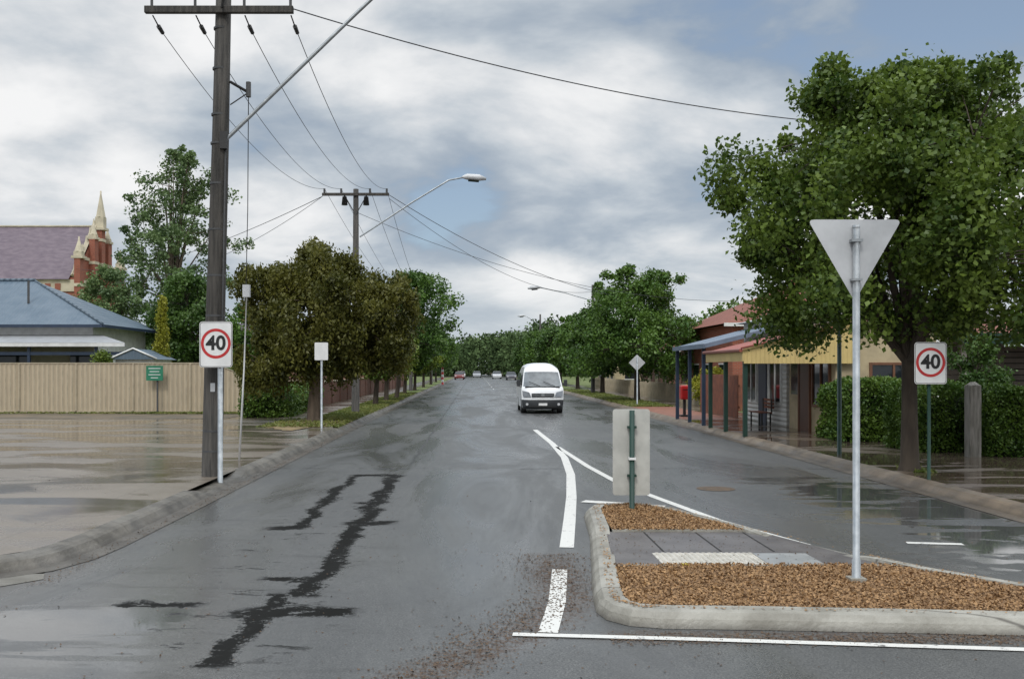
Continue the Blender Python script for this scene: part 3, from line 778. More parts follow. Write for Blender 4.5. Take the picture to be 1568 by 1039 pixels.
# church: brick nave with slate roof, street gable with stone dressings and apex pinnacle
g = group('brick_church')
cx0, cx1, ya, yb_, ym = -95, -40, 98, 109.6, 103.8
EZ, RZ = 11.1, 17
b = MB(); b.box(cx0, cx1, ya, yb_, 0, EZ); b.add([(cx1, ya, EZ), (cx1, yb_, EZ), (cx1, ym, RZ + .2), (cx1 - .6, ya, EZ), (cx1 - .6, yb_, EZ), (cx1 - .6, ym, RZ + .2)], [(0, 1, 2), (5, 4, 3)])
turr = ((ya + .1, 13.0), (ym - 1.9, 15.4), (ym, 16.6), (ym + 1.9, 15.4), (yb_ - .1, 13.0))
for yy, zt_ in turr: b.box(cx1 + .01, cx1 + .6, yy - .5, yy + .5, 0, zt_)
b.build('walls', M['brick'], g)
b = MB(); b.poly([(cx0, ya - .4, EZ - .2), (cx1 - .55, ya - .4, EZ - .2), (cx1 - .55, ym, RZ), (cx0, ym, RZ)]); b.poly([(cx0, yb_ + .4, EZ - .2), (cx0, ym, RZ), (cx1 - .55, ym, RZ), (cx1 - .55, yb_ + .4, EZ - .2)]); b.build('roof', M['slate'], g)
b = MB()
b.tube([(cx0, ym, RZ + .05), (cx1 - .6, ym, RZ + .05)], .12, 6)
b.box(cx0, cx1 + .04, ya - .12, ya - .003, 9.7, 10.9)
b.box(cx0, cx1 + .04, ya - .1, ya - .003, 7.9, 8.2)
for sgn in (-1, 1):
    b.tube([(cx1 - .25, ym + sgn * 5.9, EZ + .2), (cx1 - .25, ym, RZ + .5)], .25, 4, sm=False)
    for i in range(6):
        t = (i + .5) / 6; b.tube([(cx1 - .25, ym + sgn * 5.9 * (1 - t), EZ + .2 + t * 6.1), (cx1 - .25, ym + sgn * 5.9 * (1 - t), EZ + 1.1 + t * 6.1)], [.2, .05], 6, sm=False)
def pinn(cx_, cy_, z0, z1, w):
    b.box(cx_ - w * 1.15, cx_ + w * 1.15, cy_ - w * 1.15, cy_ + w * 1.15, z0, z0 + .25)
    b.box(cx_ - w * .8, cx_ + w * .8, cy_ - w * .8, cy_ + w * .8, z0 + .25, z0 + (z1 - z0) * .35)
    b.tube([(cx_, cy_, z0 + (z1 - z0) * .35), (cx_, cy_, z1)], [w * .95, .05], 8, sm=False)
    b.tube([(cx_, cy_, z1 - .15), (cx_, cy_, z1 + .2)], .09, 6)
pinn(-39.7, ya + .1, 13.0, 15.0, .5)
pinn(-39.7, yb_ - .1, 13.0, 15.0, .5)
pinn(-39.7, ym, 16.6, 20.6, .55)
pinn(-39.7, ym - 1.9, 15.4, 16.9, .4); pinn(-39.7, ym + 1.9, 15.4, 16.9, .4)
for yy, zt_ in turr:
    for z in np.arange(5, zt_ - .5, 2.6): b.box(cx1 + .0, cx1 + .66, yy - .56, yy + .56, z, z + .3)
b.box(cx1 + .003, cx1 + .1, ya + .6, yb_ - .6, 10.6, 11.0); b.box(cx1 + .003, cx1 + .1, ym - 3.6, ym + 3.6, 13.1, 13.4)
b.build('stone_trim', M['stone'], g)
b = MB()
x = -94.
while x < -41: b.box(x, x + .55, ya - .18, ya - .125, 9.85, 10.5); x += 1.0
b.build('frieze_arches', M['brick'], g)
b = MB()
x = -92.
while x < -42: b.box(x, x + 1.2, ya - .06, ya - .003, 3, 6.5); x += 4
for yy in (ym - 3.6, ym + 3.6): b.box(cx1 + .003, cx1 + .08, yy - .5, yy + .5, 6.6, 9.6)
b.build('windows', M['glass'], g)

g = group('brick_fence')
b = MB(); b.box(-7.95, -7.7, 46, 110, .1, 1.3)
y = 46.
while y < 110: b.box(-8.0, -7.65, y, y + .4, .1, 1.6); y += 3.2
b.build('wall', M['brick2'], g)
b = MB()
y = 46.
while y < 108: b.box(-7.98, -7.67, y + .405, y + 3.195, 1.302, 1.36); y += 3.2
b.build('coping', M['stone'], g)
hedge('hedge', -9.0, -7.2, 37.5, 46, .13, 1.25, M['leaf_hedge'], 2, 12000, .1)

def house(name, x0, x1, y0, y1, ez, rz, wall, roof, face=-1, chim=True):
    g = group(name)
    box('walls', x0, x1, y0, y1, .1, ez, wall, g)
    b = MB(); o = .5; xm, ym_ = (x0 + x1) / 2, (y0 + y1) / 2; L = min(x1 - x0, y1 - y0) / 2
    if x1 - x0 > y1 - y0: r0, r1 = (x0 + L, ym_, rz), (x1 - L, ym_, rz)
    else: r0, r1 = (xm, y0 + L, rz), (xm, y1 - L, rz)
    e = [(x0 - o, y0 - o, ez), (x1 + o, y0 - o, ez), (x1 + o, y1 + o, ez), (x0 - o, y1 + o, ez), r0, r1]
    if x1 - x0 > y1 - y0: b.add(e, [(0, 1, 5, 4), (1, 2, 5), (2, 3, 4, 5), (3, 0, 4)])
    else: b.add(e, [(0, 1, 4), (1, 2, 5, 4), (2, 3, 5), (3, 0, 4, 5)])
    b.build('roof', roof, g)
    b = MB(); b.box(x0 - o - .05, x1 + o + .05, y0 - o - .06, y0 - o, ez - .15, ez + .02); b.build('gutter', M['white'], g)
    b = MB(); f = MB()
    xx = x0 + 1.0
    while xx < x1 - 1.6:
        b.box(xx, xx + 1.1, y0 - .03, y0 - .003, 1.0, 2.2); f.box(xx - .08, xx + 1.18, y0 - .06, y0 - .031, .92, 1.0); f.box(xx - .08, xx + 1.18, y0 - .06, y0 - .031, 2.2, 2.28); xx += 2.8
    yy = y0 + 1.2
    xs2 = x0 if x0 > 0 else x1; sg = -1 if x0 > 0 else 1
    while yy < y1 - 1.6:
        a, c_ = sorted((xs2 + sg * .003, xs2 + sg * .03)); b.box(a, c_, yy, yy + 1.3, 1.0, 2.2)
        a, c_ = sorted((xs2 + sg * .031, xs2 + sg * .06)); f.box(a, c_, yy - .08, yy + 1.38, .92, 1.0); f.box(a, c_, yy - .08, yy + 1.38, 2.2, 2.28); yy += 3
    b.build('windows', M['glass'], g); f.build('window_frames', M['white'], g)
    if chim: box('chimney', xm - .4, xm + .4, ym_ - 1.6, ym_ - .9, ez, rz + .9, M['brick'], g)
    return g
house('brick_house', 12.6, 22, 48, 60, 4.2, 6.6, M['brick'], M['tile'])
house('brick_house', 13.5, 23, 68, 80, 3.2, 5.3, M['brick2'], M['tile'])
house('brick_house', 13.5, 23, 95, 108, 3.2, 5.3, M['cream'], M['slate'])
house('brick_house', -21, -11.5, 66, 80, 3.2, 5.5, M['brick2'], M['slate'])
house('brick_house', -21, -11.5, 95, 110, 3.2, 5.5, M['cream'], M['tile'])

# ---------------------------------------------------------------- right-hand shops
g = group('corner_shop')
WX = 10.0
box('walls', WX, 12.9, 27.2, 31.2, .1, 3.3, M['cream'], g)
b = MB(); b.add([(7.35, 27, 2.52), (WX + .1, 27, 3.2), (13.2, 27, 3.7), (7.35, 31.3, 2.52), (WX + .1, 31.3, 3.2), (13.2, 31.3, 3.7)], [(0, 1, 4, 3), (1, 2, 5, 4)]); b.build('roof', M['redroof'], g)
b = MB(); b.add([(7.4, 27.02, 2.14), (WX, 27.02, 2.14), (WX + .6, 27.02, 2.14), (WX + .6, 27.02, 3.24), (WX, 27.02, 3.15), (7.4, 27.02, 2.49)], [(0, 1, 4, 5), (1, 2, 3, 4)]); b.build('verandah_end', M['yellow'], g)
b = MB(); b.box(7.36, 7.4, 27.0, 31.3, 2.2, 2.5); b.tube([(7.38, 26.98, 2.52), (WX, 26.98, 3.19)], .03, 4); b.build('fascia', M['yellowf'], g)
b = MB(); b.tube([(7.3, 26.95, 2.5), (7.3, 31.35, 2.5)], .05, 6); b.tube([(7.3, 26.93, 2.56), (WX + .6, 26.93, 3.3)], .03, 4); b.build('gutter', M['redroof'], g)
b = MB()
for yy in (27.1, 29.2, 31.1): b.box(7.42, 7.53, yy, yy + .11, .12, 2.3)
b.build('verandah_posts', M['green'], g)
b = MB(); b.box(WX - .03, WX - .003, 27.6, 28.9, .95, 2.2); b.box(WX - .03, WX - .003, 30.3, 30.95, 1.2, 2.2); b.box(11.0, 12.2, 27.17, 27.197, 1.1, 2.1); b.build('windows', M['glass'], g)
b = MB(); b.box(WX - .05, WX - .003, 29.25, 30.1, .12, 2.15); b.build('door', mat('brown_door', (.12, .05, .03), rough=.4), g)
b = MB()
for a, c_, z0, z1 in ((27.52, 27.6, .87, 2.28), (28.9, 28.98, .87, 2.28), (28.21, 28.27, .95, 2.2), (29.15, 29.25, .12, 2.25), (30.1, 30.2, .12, 2.25)): b.box(WX - .07, WX - .004, a, c_, z0, z1)
b.box(WX - .07, WX - .004, 27.6, 28.9, .87, .949); b.box(WX - .07, WX - .004, 27.6, 28.9, 2.201, 2.28)
for a, c_, z0, z1 in ((10.93, 11.0, 1.03, 2.17), (12.2, 12.27, 1.03, 2.17), (11.57, 11.63, 1.1, 2.1)): b.box(a, c_, 27.14, 27.196, z0, z1)
b.box(11.0, 12.2, 27.14, 27.196, 1.03, 1.099); b.box(11.0, 12.2, 27.14, 27.196, 2.101, 2.17)
b.build('window_frames', mat('brown_trim', (.2, .09, .05), rough=.5), g)
b = MB(); b.tube([(12.8, 27.12, .1), (12.8, 27.12, 3.3)], .045, 8); b.build('downpipe', M['white'], g)

g = group('weatherboard_shop')
wb = ribmat('white_weatherboard', (.7, .69, .65), 'Z', .15, .6, .8, (.6, .59, .56))
box('walls', WX, 17, 31.5, 36.5, .1, 3.7, wb, g)
b = MB(); b.add([(7.4, 31.6, 2.78), (WX + .0, 31.6, 3.45), (7.4, 36.6, 2.78), (WX + .0, 36.6, 3.45)], [(0, 1, 3, 2)]); b.build('verandah_roof', M['blueroof2'], g)
b = MB(); b.add([(WX - .3, 31.3, 3.65), (13.5, 31.3, 4.6), (17.3, 31.3, 3.65), (WX - .3, 36.7, 3.65), (13.5, 36.7, 4.6), (17.3, 36.7, 3.65)], [(0, 1, 4, 3), (1, 2, 5, 4), (0, 2, 1), (3, 4, 5)]); b.build('roof', mat('zinc_roof', (.4, .42, .44), rough=.4), g)
b = MB(); b.box(7.36, 7.4, 31.6, 36.6, 2.65, 2.8); b.add([(7.4, 31.57, 2.66), (WX, 31.57, 3.3), (WX, 31.57, 3.44), (7.4, 31.57, 2.8)], [(0, 1, 2, 3)]); b.build('fascia', M['blueroof2'], g)
b = MB()
for yy in (32.2, 34.3, 36.4): b.box(7.46, 7.57, yy, yy + .11, .12, 2.75)
b.build('verandah_posts', M['bluepaint'], g)
b = MB(); b.box(WX - .03, WX - .003, 32, 33.2, .9, 2.2); b.box(WX - .03, WX - .003, 34.8, 36, .9, 2.2); b.build('windows', M['glass'], g)
b = MB(); b.box(WX - .04, WX - .003, 33.6, 34.5, .12, 2.2); b.build('door', M['bluepaint'], g)
b = MB()
for a, c_ in ((31.92, 32), (33.2, 33.28), (34.72, 34.8), (36, 36.08), (32.57, 32.63), (35.37, 35.43)): b.box(WX - .06, WX - .004, a, c_, .82, 2.28)
b.build('window_frames', M['white'], g)
g = group('street_bench')
b = MB()
for i in range(4): b.box(9.3 + i * .11, 9.39 + i * .11, 32.1, 33.3, .54, .57)
for i in range(3): b.box(9.76, 9.79, 32.1, 33.3, .68 + i * .12, .76 + i * .12)
b.build('slats', M['timber'], g)
b = MB()
for yy in (32.2, 33.15): b.box(9.32, 9.36, yy, yy + .05, .12, .537); b.box(9.68, 9.72, yy, yy + .05, .12, .537); b.box(9.721, 9.757, yy, yy + .05, .5, 1.0)
b.build('legs', M['iron'], g)

g = group('paling_fence')
b = MB(); y = 37.
while y < 43: b.box(9.9, 9.93, y, y + .13, .12, 1.75); y += .15
x = 9.95
while x < 12.5: b.box(x, x + .13, 43.2, 43.23, .12, 1.75); x += .15
b.build('palings', M['timber'], g)
b = MB(); b.box(9.935, 9.99, 37, 43, .5, .58); b.box(9.935, 9.99, 37, 43, 1.3, 1.38); b.build('rails', M['timber'], g)
g = group('picket_fence')
b = MB(); y = 50.
while y < 95: b.box(11.4, 11.44, y, y + .1, .12, 1.15); y += .3
b.box(11.45, 11.5, 50, 95, .4, .5); b.box(11.45, 11.5, 50, 95, .9, 1.0); b.build('pickets', M['fencecap'], g)
g = group('post_box')
b = MB(); b.box(7.97, 8.33, 38, 38.36, .8, 1.35); b.build('body', M['redbox'], g, .05)
b = MB(); b.box(8.1, 8.2, 38.15, 38.25, .1, .8); b.box(7.98, 8.32, 38.03, 38.37, .13, .2); b.build('stand', M['iron'], g)
b = MB(); b.box(8.04, 8.26, 37.985, 37.998, 1.17, 1.2); b.build('slot', M['black'], g)

g = group('carport')
b = MB(); b.add([(13.6, 27.5, 2.95), (24, 27.5, 2.95), (24, 34, 3.9), (13.6, 34, 3.9), (13.6, 34, 2.9), (24, 34, 2.9)], [(0, 1, 2, 3), (3, 2, 5, 4), (0, 3, 4)]); b.build('roof', M['tile'], g)
b = MB(); b.box(13.55, 24, 27.4, 27.49, 2.7, 3.0); b.build('fascia', M['green'], g)
b = MB()
for x in (13.7, 16.2, 18.7, 21.2): b.box(x, x + .14, 27.6, 27.74, .1, 2.75)
b.build('posts', M['oldtimber'], g)
b = MB(); z = .3
while z < 2.6: b.box(13.8, 24, 29, 29.03, z, z + .14); z += .17
b.build('slatted_wall', mat('dark_slats', (.09, .075, .065), (.14, .12, .1), 3, .7), g)
box('back_wall', 13.7, 24, 33, 33.1, .1, 2.7, M['dark'], g)
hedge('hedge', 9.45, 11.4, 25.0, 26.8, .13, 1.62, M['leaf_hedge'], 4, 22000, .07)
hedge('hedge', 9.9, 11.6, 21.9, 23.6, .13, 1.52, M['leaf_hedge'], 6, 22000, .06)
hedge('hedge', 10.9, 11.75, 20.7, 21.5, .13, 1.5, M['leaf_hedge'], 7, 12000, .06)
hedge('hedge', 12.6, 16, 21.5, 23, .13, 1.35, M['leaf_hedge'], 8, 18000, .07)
g = group('gate_post')
b = MB(); b.box(10.45, 10.7, 20.7, 20.95, .1, 1.65); b.build('post', M['oldtimber'], g, .02)
b = MB(); b.tube([(10.575, 20.825, 1.65), (10.575, 20.825, 1.72)], [.15, .05], 4); b.build('cap', M['oldtimber'], g)
b = MB(); b.box(11.8, 12.02, 20.5, 20.72, .1, 1.9); b.build('gate_post', M['oldtimber'])

# ---------------------------------------------------------------- vegetation
tree('street_tree', 7.98, 18, 2.6, 7.2, 3.65, M['leaf_plane'], M['bark'], 21, trunk_r=.15, nclump=270, perclump=300, size=.10, cr=.145, cx=0, inner=.52, spikes=40, fork=2.2, nlimb=22, squash=.95, lump=.2, prof=P_round,
     extra=((-3.2, -.3, 5.4, .55, 7), (-3.0, .2, 4.3, .5, 6), (-1.6, 0, 7.1, .5, 7), (1.0, .2, 7.3, .6, 8)))
tree('bottlebrush_tree', -5.7, 34.6, 2.0, 6.0, 2.9, M['leaf_olive'], M['barkl'], 22, trunk_r=.24, nclump=170, perclump=330, size=.14, cr=.17, cx=.3, ry=2.6, prof=lambda t: max(.1, (1 - abs(t - .5) ** 2.2 * 4.2)) ** .5 if abs(t - .5) ** 2.2 * 4.2 < .99 else .1, droop=.7, fork=1.8, inner=.45, lump=.25, wr=.26,
     extra=((-1.6, -.6, 2.4, 1.2, 28), (2.6, .3, 4.2, 1.4, 36), (2.5, 0, 2.9, 1.0, 18), (.3, -.3, 5.9, .9, 14), (-1.8, 0, 5.0, 1.0, 16)))
tree('gum_tree', -20.7, 66, 4.6, 16.4, 4.5, M['leaf_gum'], M['barkl'], 23, trunk_r=.22, nclump=190, perclump=110, size=.2, cr=.14, cx=.9, fork=6, nlimb=34, inner=.6, spikes=12, lump=.35)
tree('garden_tree', -16.2, 55, 1.5, 7.4, 3.0, M['leaf_dark'], M['bark'], 24, trunk_r=.2, nclump=110, perclump=200, size=.18, cr=.22)
tree('garden_tree', -22.3, 60, 2.5, 8.2, 2.6, M['leaf_gum'], M['bark'], 25, trunk_r=.15, nclump=80, perclump=130, size=.18, cr=.2)
tree('garden_tree', -12.3, 52, .8, 5.2, 2.0, M['leaf_mid'], M['bark'], 26, trunk_r=.12, nclump=70, perclump=180, size=.16, cr=.25)
tree('cypress_tree', -14.5, 45.4, .6, 5.3, .48, M['leaf_yel'], M['bark'], 27, trunk_r=.08, nclump=110, perclump=90, size=.09, cr=.4, prof=P_col, fork=1.2, nlimb=8, squash=1.6, lump=.05)
Lrow = [(-4.9, 61, 3.0, 7.7, 3.9, 'leaf_mid', 1.2), (-5.1, 50, 1.6, 4.6, 1.8, 'leaf_lime', .2), (-5.1, 56, 1.6, 4.6, 1.8, 'leaf_lime', .2), (-5.2, 72, 2.0, 6.2, 2.7, 'leaf_mid', .3), (-5.2, 84, 1.8, 5.8, 2.6, 'leaf_lime', .2),
        (-5.2, 98, 2, 6.4, 3, 'leaf_dark', 0), (-5.2, 114, 2, 6.6, 3.2, 'leaf_mid', 0), (-5.4, 134, 2, 7.0, 3.4, 'leaf_dark', 0), (-5.4, 156, 2, 7.4, 3.6, 'leaf_mid', 0)]
for i, (x, y, a, c_, r_, lf, ox) in enumerate(Lrow):
    tree('street_tree', x, y, a, c_, r_, M[lf], M['bark'], 40 + i, trunk_r=.13, nclump=100 if y < 90 else 70, perclump=140 if y < 90 else 90, size=.18 if y < 70 else .27, cr=.21, cx=ox, lump=.35, spikes=6)
Rrow = [(9.4, 57, 1.7, 7.6, 4.3, 'leaf_mid'), (9.6, 74, 1.8, 6.6, 3.2, 'leaf_dark'), (9.4, 90, 1.8, 6.6, 3.2, 'leaf_mid'), (9.4, 108, 1.8, 6.7, 3.4, 'leaf_dark'), (9.4, 128, 2, 7.0, 3.6, 'leaf_mid'), (9.2, 152, 2, 7.4, 3.8, 'leaf_dark')]
for i, (x, y, a, c_, r_, lf) in enumerate(Rrow):
    tree('street_tree', x, y, a, c_, r_, M[lf], M['bark'], 60 + i, trunk_r=.17, nclump=170 if i == 0 else 80, perclump=200 if i == 0 else 110, size=.17 if y < 70 else .27, cr=.17 if i == 0 else .21, cx=-.1, prof=P_round, lump=.22, spikes=14 if i == 0 else 5)
tree('garden_tree', -11.5, 86, 1.5, 7, 4, M['leaf_dark'], M['bark'], 71, nclump=70, perclump=120, size=.28, cr=.25)
tree('garden_tree', 17, 64, 1.5, 6.2, 3.4, M['leaf_mid'], M['bark'], 73, nclump=70, perclump=120, size=.25, cr=.25)
tree('shrub', 11.9, 49.5, .2, 2.0, 1.2, M['leaf_yel'], M['bark'], 74, trunk_r=.05, nclump=40, perclump=120, size=.12, cr=.3, fork=.5)
tree('shrub', -16.2, 42.6, 1.0, 2.7, .8, M['leaf_lime'], M['bark'], 75, trunk_r=.05, nclump=30, perclump=120, size=.1, cr=.3, fork=1.1)
tree('shrub', 12.9, 25.4, .8, 3.0, 1.0, M['leaf_dark'], M['bark'], 76, trunk_r=.06, nclump=45, perclump=140, size=.09, cr=.3, fork=1.0)
rng = np.random.default_rng(99); cl = []
for i in range(620):
    x = rng.uniform(-150, 160) if i % 3 else rng.uniform(-25, 30); y = rng.uniform(225, 300)
    if -3 < x < 6.5 and y < 240: continue
    hgt = 8 + 2.5 * math.sin(x * .13) + 2 * math.sin(x * .37 + 1) + rng.uniform(0, 2)
    for k in range(4): cl.append((x + rng.normal() * 1.5, y + rng.normal() * 1.5, rng.uniform(1.0, hgt), rng.uniform(1.5, 2.8)))
for i in range(160):
    y = rng.uniform(165, 225); sd = rng.choice([-1, 1]); x = 1.5 + sd * rng.uniform(9, 70); cl.append((x, y, rng.uniform(1.5, 8), rng.uniform(1.5, 2.6)))
cl = np.array(cl); per = 60
rep = np.repeat(cl, per, axis=0); d = rng.normal(size=(len(rep), 3)); d /= np.linalg.norm(d, axis=1)[:, None]
V, F = leafgeo(rep[:, :3] + d * rep[:, 3:4] * rng.uniform(.4, 1, len(rep))[:, None], .7, rng, wr=.4)
quads('distant_trees', V, F, np.zeros(len(F)), [leafmat('leaf_distant', (.05, .085, .035), (.11, .16, .065), .12, 0, .9, .05)])

# ---------------------------------------------------------------- van
def van(x, y):
    g = group('white_van')
    body = mat('van_white_paint', (.78, .79, .8), (.7, .71, .71), 1.5, .22, detail=6)
    blk = mat('van_black_plastic', (.035, .038, .042), rough=.5)
    path = [(.10, .22, .86, .16, 0), (.02, .30, .90, .18, 0), (.0, .48, .92, .2, 0), (.02, .62, .93, .2, 0), (.06, .70, .93, .2, 0), (.10, .95, .94, .18, 0), (.22, 1.13, .93, .15, .01),
            (.34, 1.2, .90, .13, .01), (.98, 1.86, .80, .1, .03), (1.05, 1.93, .79, .1, .04), (1.22, 2.08, .76, .1, .1), (1.55, 2.2, .73, .05, .16), (2.2, 2.26, .72, 0, .18), (4.6, 2.26, .72, 0, .18), (5.2, 2.2, .72, 0, .18), (5.35, 1.9, .8, 0, .1), (5.38, .4, .9, 0, 0)]
    us = [-1, -.95, -.85, -.65, -.35, 0, .35, .65, .85, .95, 1]
    b = MB(); vs = []
    for (dy, z, w, wrap, drop) in path:
        for u in us: vs.append((x + w * u, y + dy + wrap * abs(u) ** 4, z - drop * abs(u) ** 4))
    k = len(us)
    for i in range(len(path) - 1):
        for j in range(k - 1):
            mi = 0
            if i < 3: mi = 1
            if i == 7 and 1 <= j <= k - 3: mi = 2
            b.add([vs[i * k + j], vs[i * k + j + 1], vs[(i + 1) * k + j + 1], vs[(i + 1) * k + j]], [(0, 1, 2, 3)], mi, False)
    for s_, e in ((0, 0), (1, k - 1)):
        edge = [vs[i * k + e] for i in range(len(path))]
        sg = -1 if e == 0 else 1
        low = [p for p in edge[:8]]
        ybk = y + 5.36
        b.poly(low + [(x + sg * .95, y + 1.2, 1.2), (x + sg * .95, ybk, 1.2), (x + sg * .92, ybk, .25)], 0)
        b.poly([edge[7], edge[8], edge[9], edge[10], edge[11], edge[12], edge[13], edge[14], edge[15], (x + sg * .95, ybk, 1.2), (x + sg * .95, y + 1.2, 1.2)], 0)
        b.poly([(x + sg * .94, y + .75, 1.25), (x + sg * .94, y + 1.65, 1.25), (x + sg * .845, y + 1.65, 1.8), (x + sg * .85, y + 1.15, 1.8)], 2)
        for q in (1.8, 3.0, 4.2): b.poly([(x + sg * .96, y + q, 1.28), (x + sg * .96, y + q + 1.05, 1.28), (x + sg * .86, y + q + 1.05, 1.8), (x + sg * .86, y + q, 1.8)], 2)
    bo = b.build('body', [body, blk, mat('van_windscreen', (.09, .1, .11), (.2, .22, .23), 1.5, .06)], g)
    bm = bmesh.new(); bm.from_mesh(bo.data); bmesh.ops.remove_doubles(bm, verts=bm.verts, dist=.001); bm.to_mesh(bo.data); bm.free()
    for p in bo.data.polygons: p.use_smooth = len(p.vertices) == 4
    try: bo.data.set_sharp_from_angle(angle=R(28))
    except Exception: pass
    b = MB()
    for s_ in (-1, 1):
        b.add([(x + s_ * .52, y + .02, .74), (x + s_ * .88, y + .13, .76), (x + s_ * .91, y + .2, 1.02), (x + s_ * .60, y + .09, .95)], [(0, 1, 2, 3)])
    b.build('headlights', mat('headlight', (.3, .32, .35), rough=.1, metal=.4), g)
    b = MB(); b.box(x - .5, x + .5, y + .0, y + .06, .76, .9); b.build('grille', blk, g)
    b = MB(); b.box(x - .48, x + .48, y - .02, y - .001, .815, .835); b.box(x - .07, x + .07, y - .03, y - .001, .79, .87); b.build('grille_bar', M['galv'], g)
    b = MB(); b.box(x - .19, x + .19, y - .035, y - .015, .36, .47); b.build('number_plate', M['signw'], g)
    b = MB(); b.box(x - .55, x + .55, y - .012, y + .01, .28, .34); b.build('air_intake', M['black'], g)
    b = MB()
    for s_ in (-1, 1): b.tube([(x + s_ * .7, y + .0, .42), (x + s_ * .7, y + .1, .42)], .06, 12)
    b.build('fog_lamps', M['alu'], g)
    b = MB(); b.box(x - .78, x + .78, y + .26, y + .36, 1.17, 1.205); b.tube([(x - .1, y + .32, 1.22), (x - .6, y + .5, 1.42)], .012, 5); b.tube([(x + .55, y + .32, 1.22), (x + .05, y + .5, 1.42)], .012, 5); b.build('wipers', M['black'], g)
    b = MB()
    for s_ in (-1, 1):
        a, c_ = sorted((x + s_ * .98, x + s_ * 1.13)); b.box(a, c_, y + .55, y + .65, 1.2, 1.5); b.tube([(x + s_ * .9, y + .65, 1.3), (x + s_ * 1.0, y + .6, 1.33)], .025, 6)
    b.build('mirrors', blk, g, .03)
    b = MB(); b2 = MB()
    for s_ in (-1, 1):
        for yy in (.95, 4.1):
            b.tube([(x + s_ * .7, y + yy, .33), (x + s_ * .93, y + yy, .33)], .33, 20); b2.tube([(x + s_ * .931, y + yy, .33), (x + s_ * .94, y + yy, .33)], .2, 16)
    b.build('wheels', M['tyre'], g); b2.build('hubs', M['alu'], g)
    b = MB(); b.box(x - .85, x + .85, y + .2, y + 5.2, .2, .4); b.build('underbody', M['black'], g)
van(2.99, 43.4)

def car(x, y, col):
    g = group('parked_car'); m_ = mat('car_paint', col, rough=.25)
    prof = [(0, .3), (0, .65), (.15, .78), (1.1, .95), (1.75, 1.42), (3.2, 1.45), (3.9, 1.0), (4.35, .9), (4.4, .3)]
    b = MB(); L = [(x - .85, y + p[0], p[1]) for p in prof]; Rr = [(x + .85, y + p[0], p[1]) for p in prof]
    L = [(p[0] + (.15 if p[2] > 1.2 else 0), p[1], p[2]) for p in L]; Rr = [(p[0] - (.15 if p[2] > 1.2 else 0), p[1], p[2]) for p in Rr]
    n = len(prof); b.add(L + Rr, [(i, i + 1, n + i + 1, n + i) for i in range(n - 1)], 0)
    for i in (3, 5): b.mi[i] = 1
    b.poly(L[::-1]); b.poly(Rr)
    b.build('body', [m_, M['glass']], g)
    b = MB()
    for s_ in (-1, 1):
        for yy in (.85, 3.5): b.tube([(x + s_ * .65, y + yy, .31), (x + s_ * .88, y + yy, .31)], .31, 12)
    b.build('wheels', M['tyre'], g)
    b = MB(); b.box(x - .8, x - .5, y - .03, y - .005, .6, .72); b.box(x + .5, x + .8, y - .03, y - .005, .6, .72); b.build('lights', M['signw'], g)
for x, y, c_ in ((-2.9, 196, (.6, .6, .6)), (.3, 214, (.4, .42, .45)), (4.2, 190, (.65, .66, .68)), (6.2, 168, (.12, .12, .14)), (-2.9, 176, (.22, .05, .05))): car(x, y, c_)
g = group('crossing_post')
b = MB()
for i in range(7): b.tube([(-3.9, 116, .1 + i * .3), (-3.9, 116, .4 + i * .3)], .13, 10, i % 2)
b.build('striped_post', [M['signr'], M['signw']], g)

# ---------------------------------------------------------------- sky & light
w = bpy.data.worlds.new('World'); sc.world = w; w.use_nodes = True
nt = w.node_tree; n = NT(nt)
bg0 = nt.nodes['Background']; out = nt.nodes['World Output']
tc = n.new('ShaderNodeTexCoord'); dv = tc.outputs['Generated']
s = n.sep(dv)
z = n.m('ADD', n.m('MAXIMUM', s[2], 0), .27)
cb = n.new('ShaderNodeCombineXYZ'); n.link(n.m('DIVIDE', s[0], z), cb.inputs[0]); n.link(n.m('DIVIDE', s[1], z), cb.inputs[1]); cb.inputs[2].default_value = 4.1
v = cb.outputs[0]
f1 = n.noise(v, 2.1, 8, .55, .2)
f2 = n.noise(n.mapv(v, (1, 1, 1), (7.3, 1.2, 0)), .9, 3, .5, .3)
f = n.m('ADD', n.m('MULTIPLY', f1, .62), n.m('MULTIPLY', f2, .38))
def blob(dx, dz, r, amt):
    d = Vector((dx, 1, dz)).normalized()
    vd = n.new('ShaderNodeVectorMath'); vd.operation = 'DISTANCE'; n.link(dv, vd.inputs[0]); vd.inputs[1].default_value = d
    return n.smooth(vd.outputs['Value'], 0, r, amt, 0)
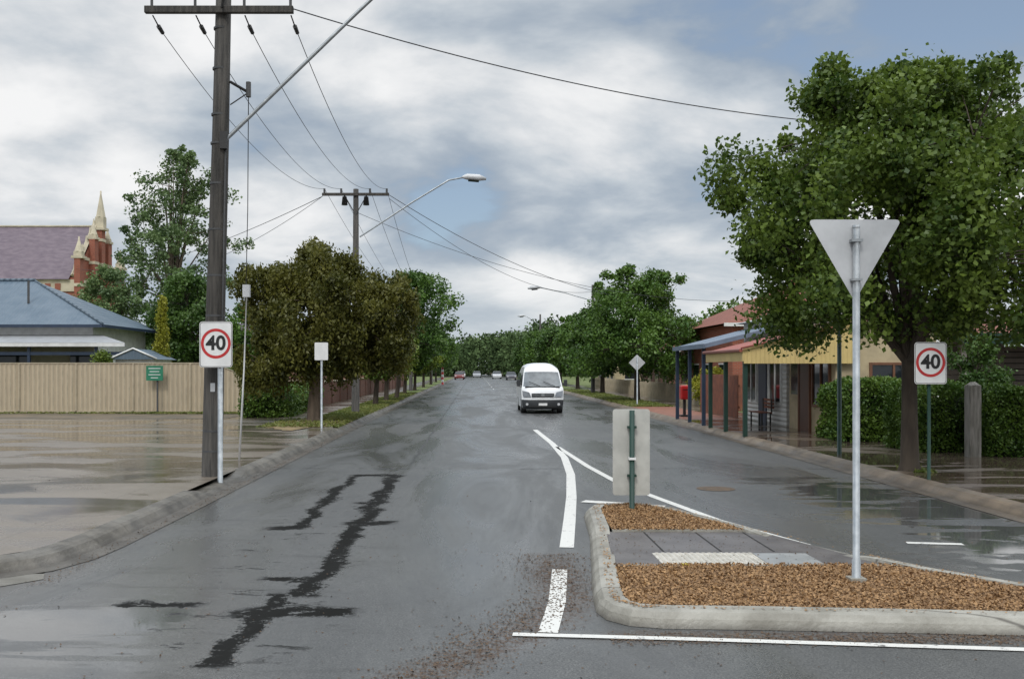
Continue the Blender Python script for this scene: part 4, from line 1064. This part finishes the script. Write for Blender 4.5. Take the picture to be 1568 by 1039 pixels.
for q in (blob(.13, .2, .16, .06), blob(-.06, .25, .13, -.06), blob(.28, .38, .22, -.085), blob(-.42, .28, .22, .025), blob(.5, .36, .12, -.07), blob(-.02, .1, .12, -.055), blob(.2, .09, .12, .02), blob(-.45, .37, .15, -.03)):
    f = n.m('ADD', f, q)
cr = n.new('ShaderNodeValToRGB'); n.link(f, cr.inputs[0])
e = cr.color_ramp.elements
e[0].position = .38; e[0].color = (.31, .38, .47, 1)
e[1].position = .61; e[1].color = (.93, .93, .93, 1)
for p, c_ in ((.44, (.42, .48, .55, 1)), (.485, (.55, .60, .65, 1)), (.53, (.71, .735, .76, 1)), (.565, (.83, .84, .85, 1))):
    q = e.new(p); q.color = c_
hz = n.smooth(s[2], .0, .12, 1, 0)
col = n.mix(n.m('MULTIPLY', hz, .55), cr.outputs[0], (.68, .73, .77, 1))
zen = n.smooth(s[2], .38, .85, 1.0, 2.7)
bg1 = n.new('ShaderNodeBackground'); n.link(col, bg1.inputs[0]); n.link(zen, bg1.inputs[1])
sky = n.new('ShaderNodeTexSky'); sky.sky_type = 'NISHITA'; sky.sun_disc = False; sky.sun_elevation = R(50); sky.sun_rotation = R(200)
n.link(sky.outputs[0], bg0.inputs[0]); bg0.inputs[1].default_value = .12
mx = n.new('ShaderNodeMixShader'); n.link(n.smooth(f, .34, .42, .5, .97), mx.inputs[0])
n.link(bg0.outputs[0], mx.inputs[1]); n.link(bg1.outputs[0], mx.inputs[2]); n.link(mx.outputs[0], out.inputs[0])

sun = bpy.data.lights.new('sun', 'SUN'); sun.energy = 1.4; sun.angle = R(14); sun.color = (1, .97, .92)
so = bpy.data.objects.new('sun', sun); sc.collection.objects.link(so)
az = R(200)
dirv = Vector((math.sin(az) * math.cos(R(50)), math.cos(az) * math.cos(R(50)), math.sin(R(50))))
so.rotation_euler = dirv.to_track_quat('Z', 'Y').to_euler()

cam = bpy.data.cameras.new('camera'); co = bpy.data.objects.new('camera', cam); sc.collection.objects.link(co)
co.location = (0, 0, 2.0); co.rotation_euler = (R(90), 0, 0)
cam.sensor_width = 36; cam.lens = 1500 / 1568 * 36; cam.shift_x = 56 / 1568; cam.shift_y = 44.5 / 1568
cam.clip_start = .1; cam.clip_end = 5000
sc.camera = co
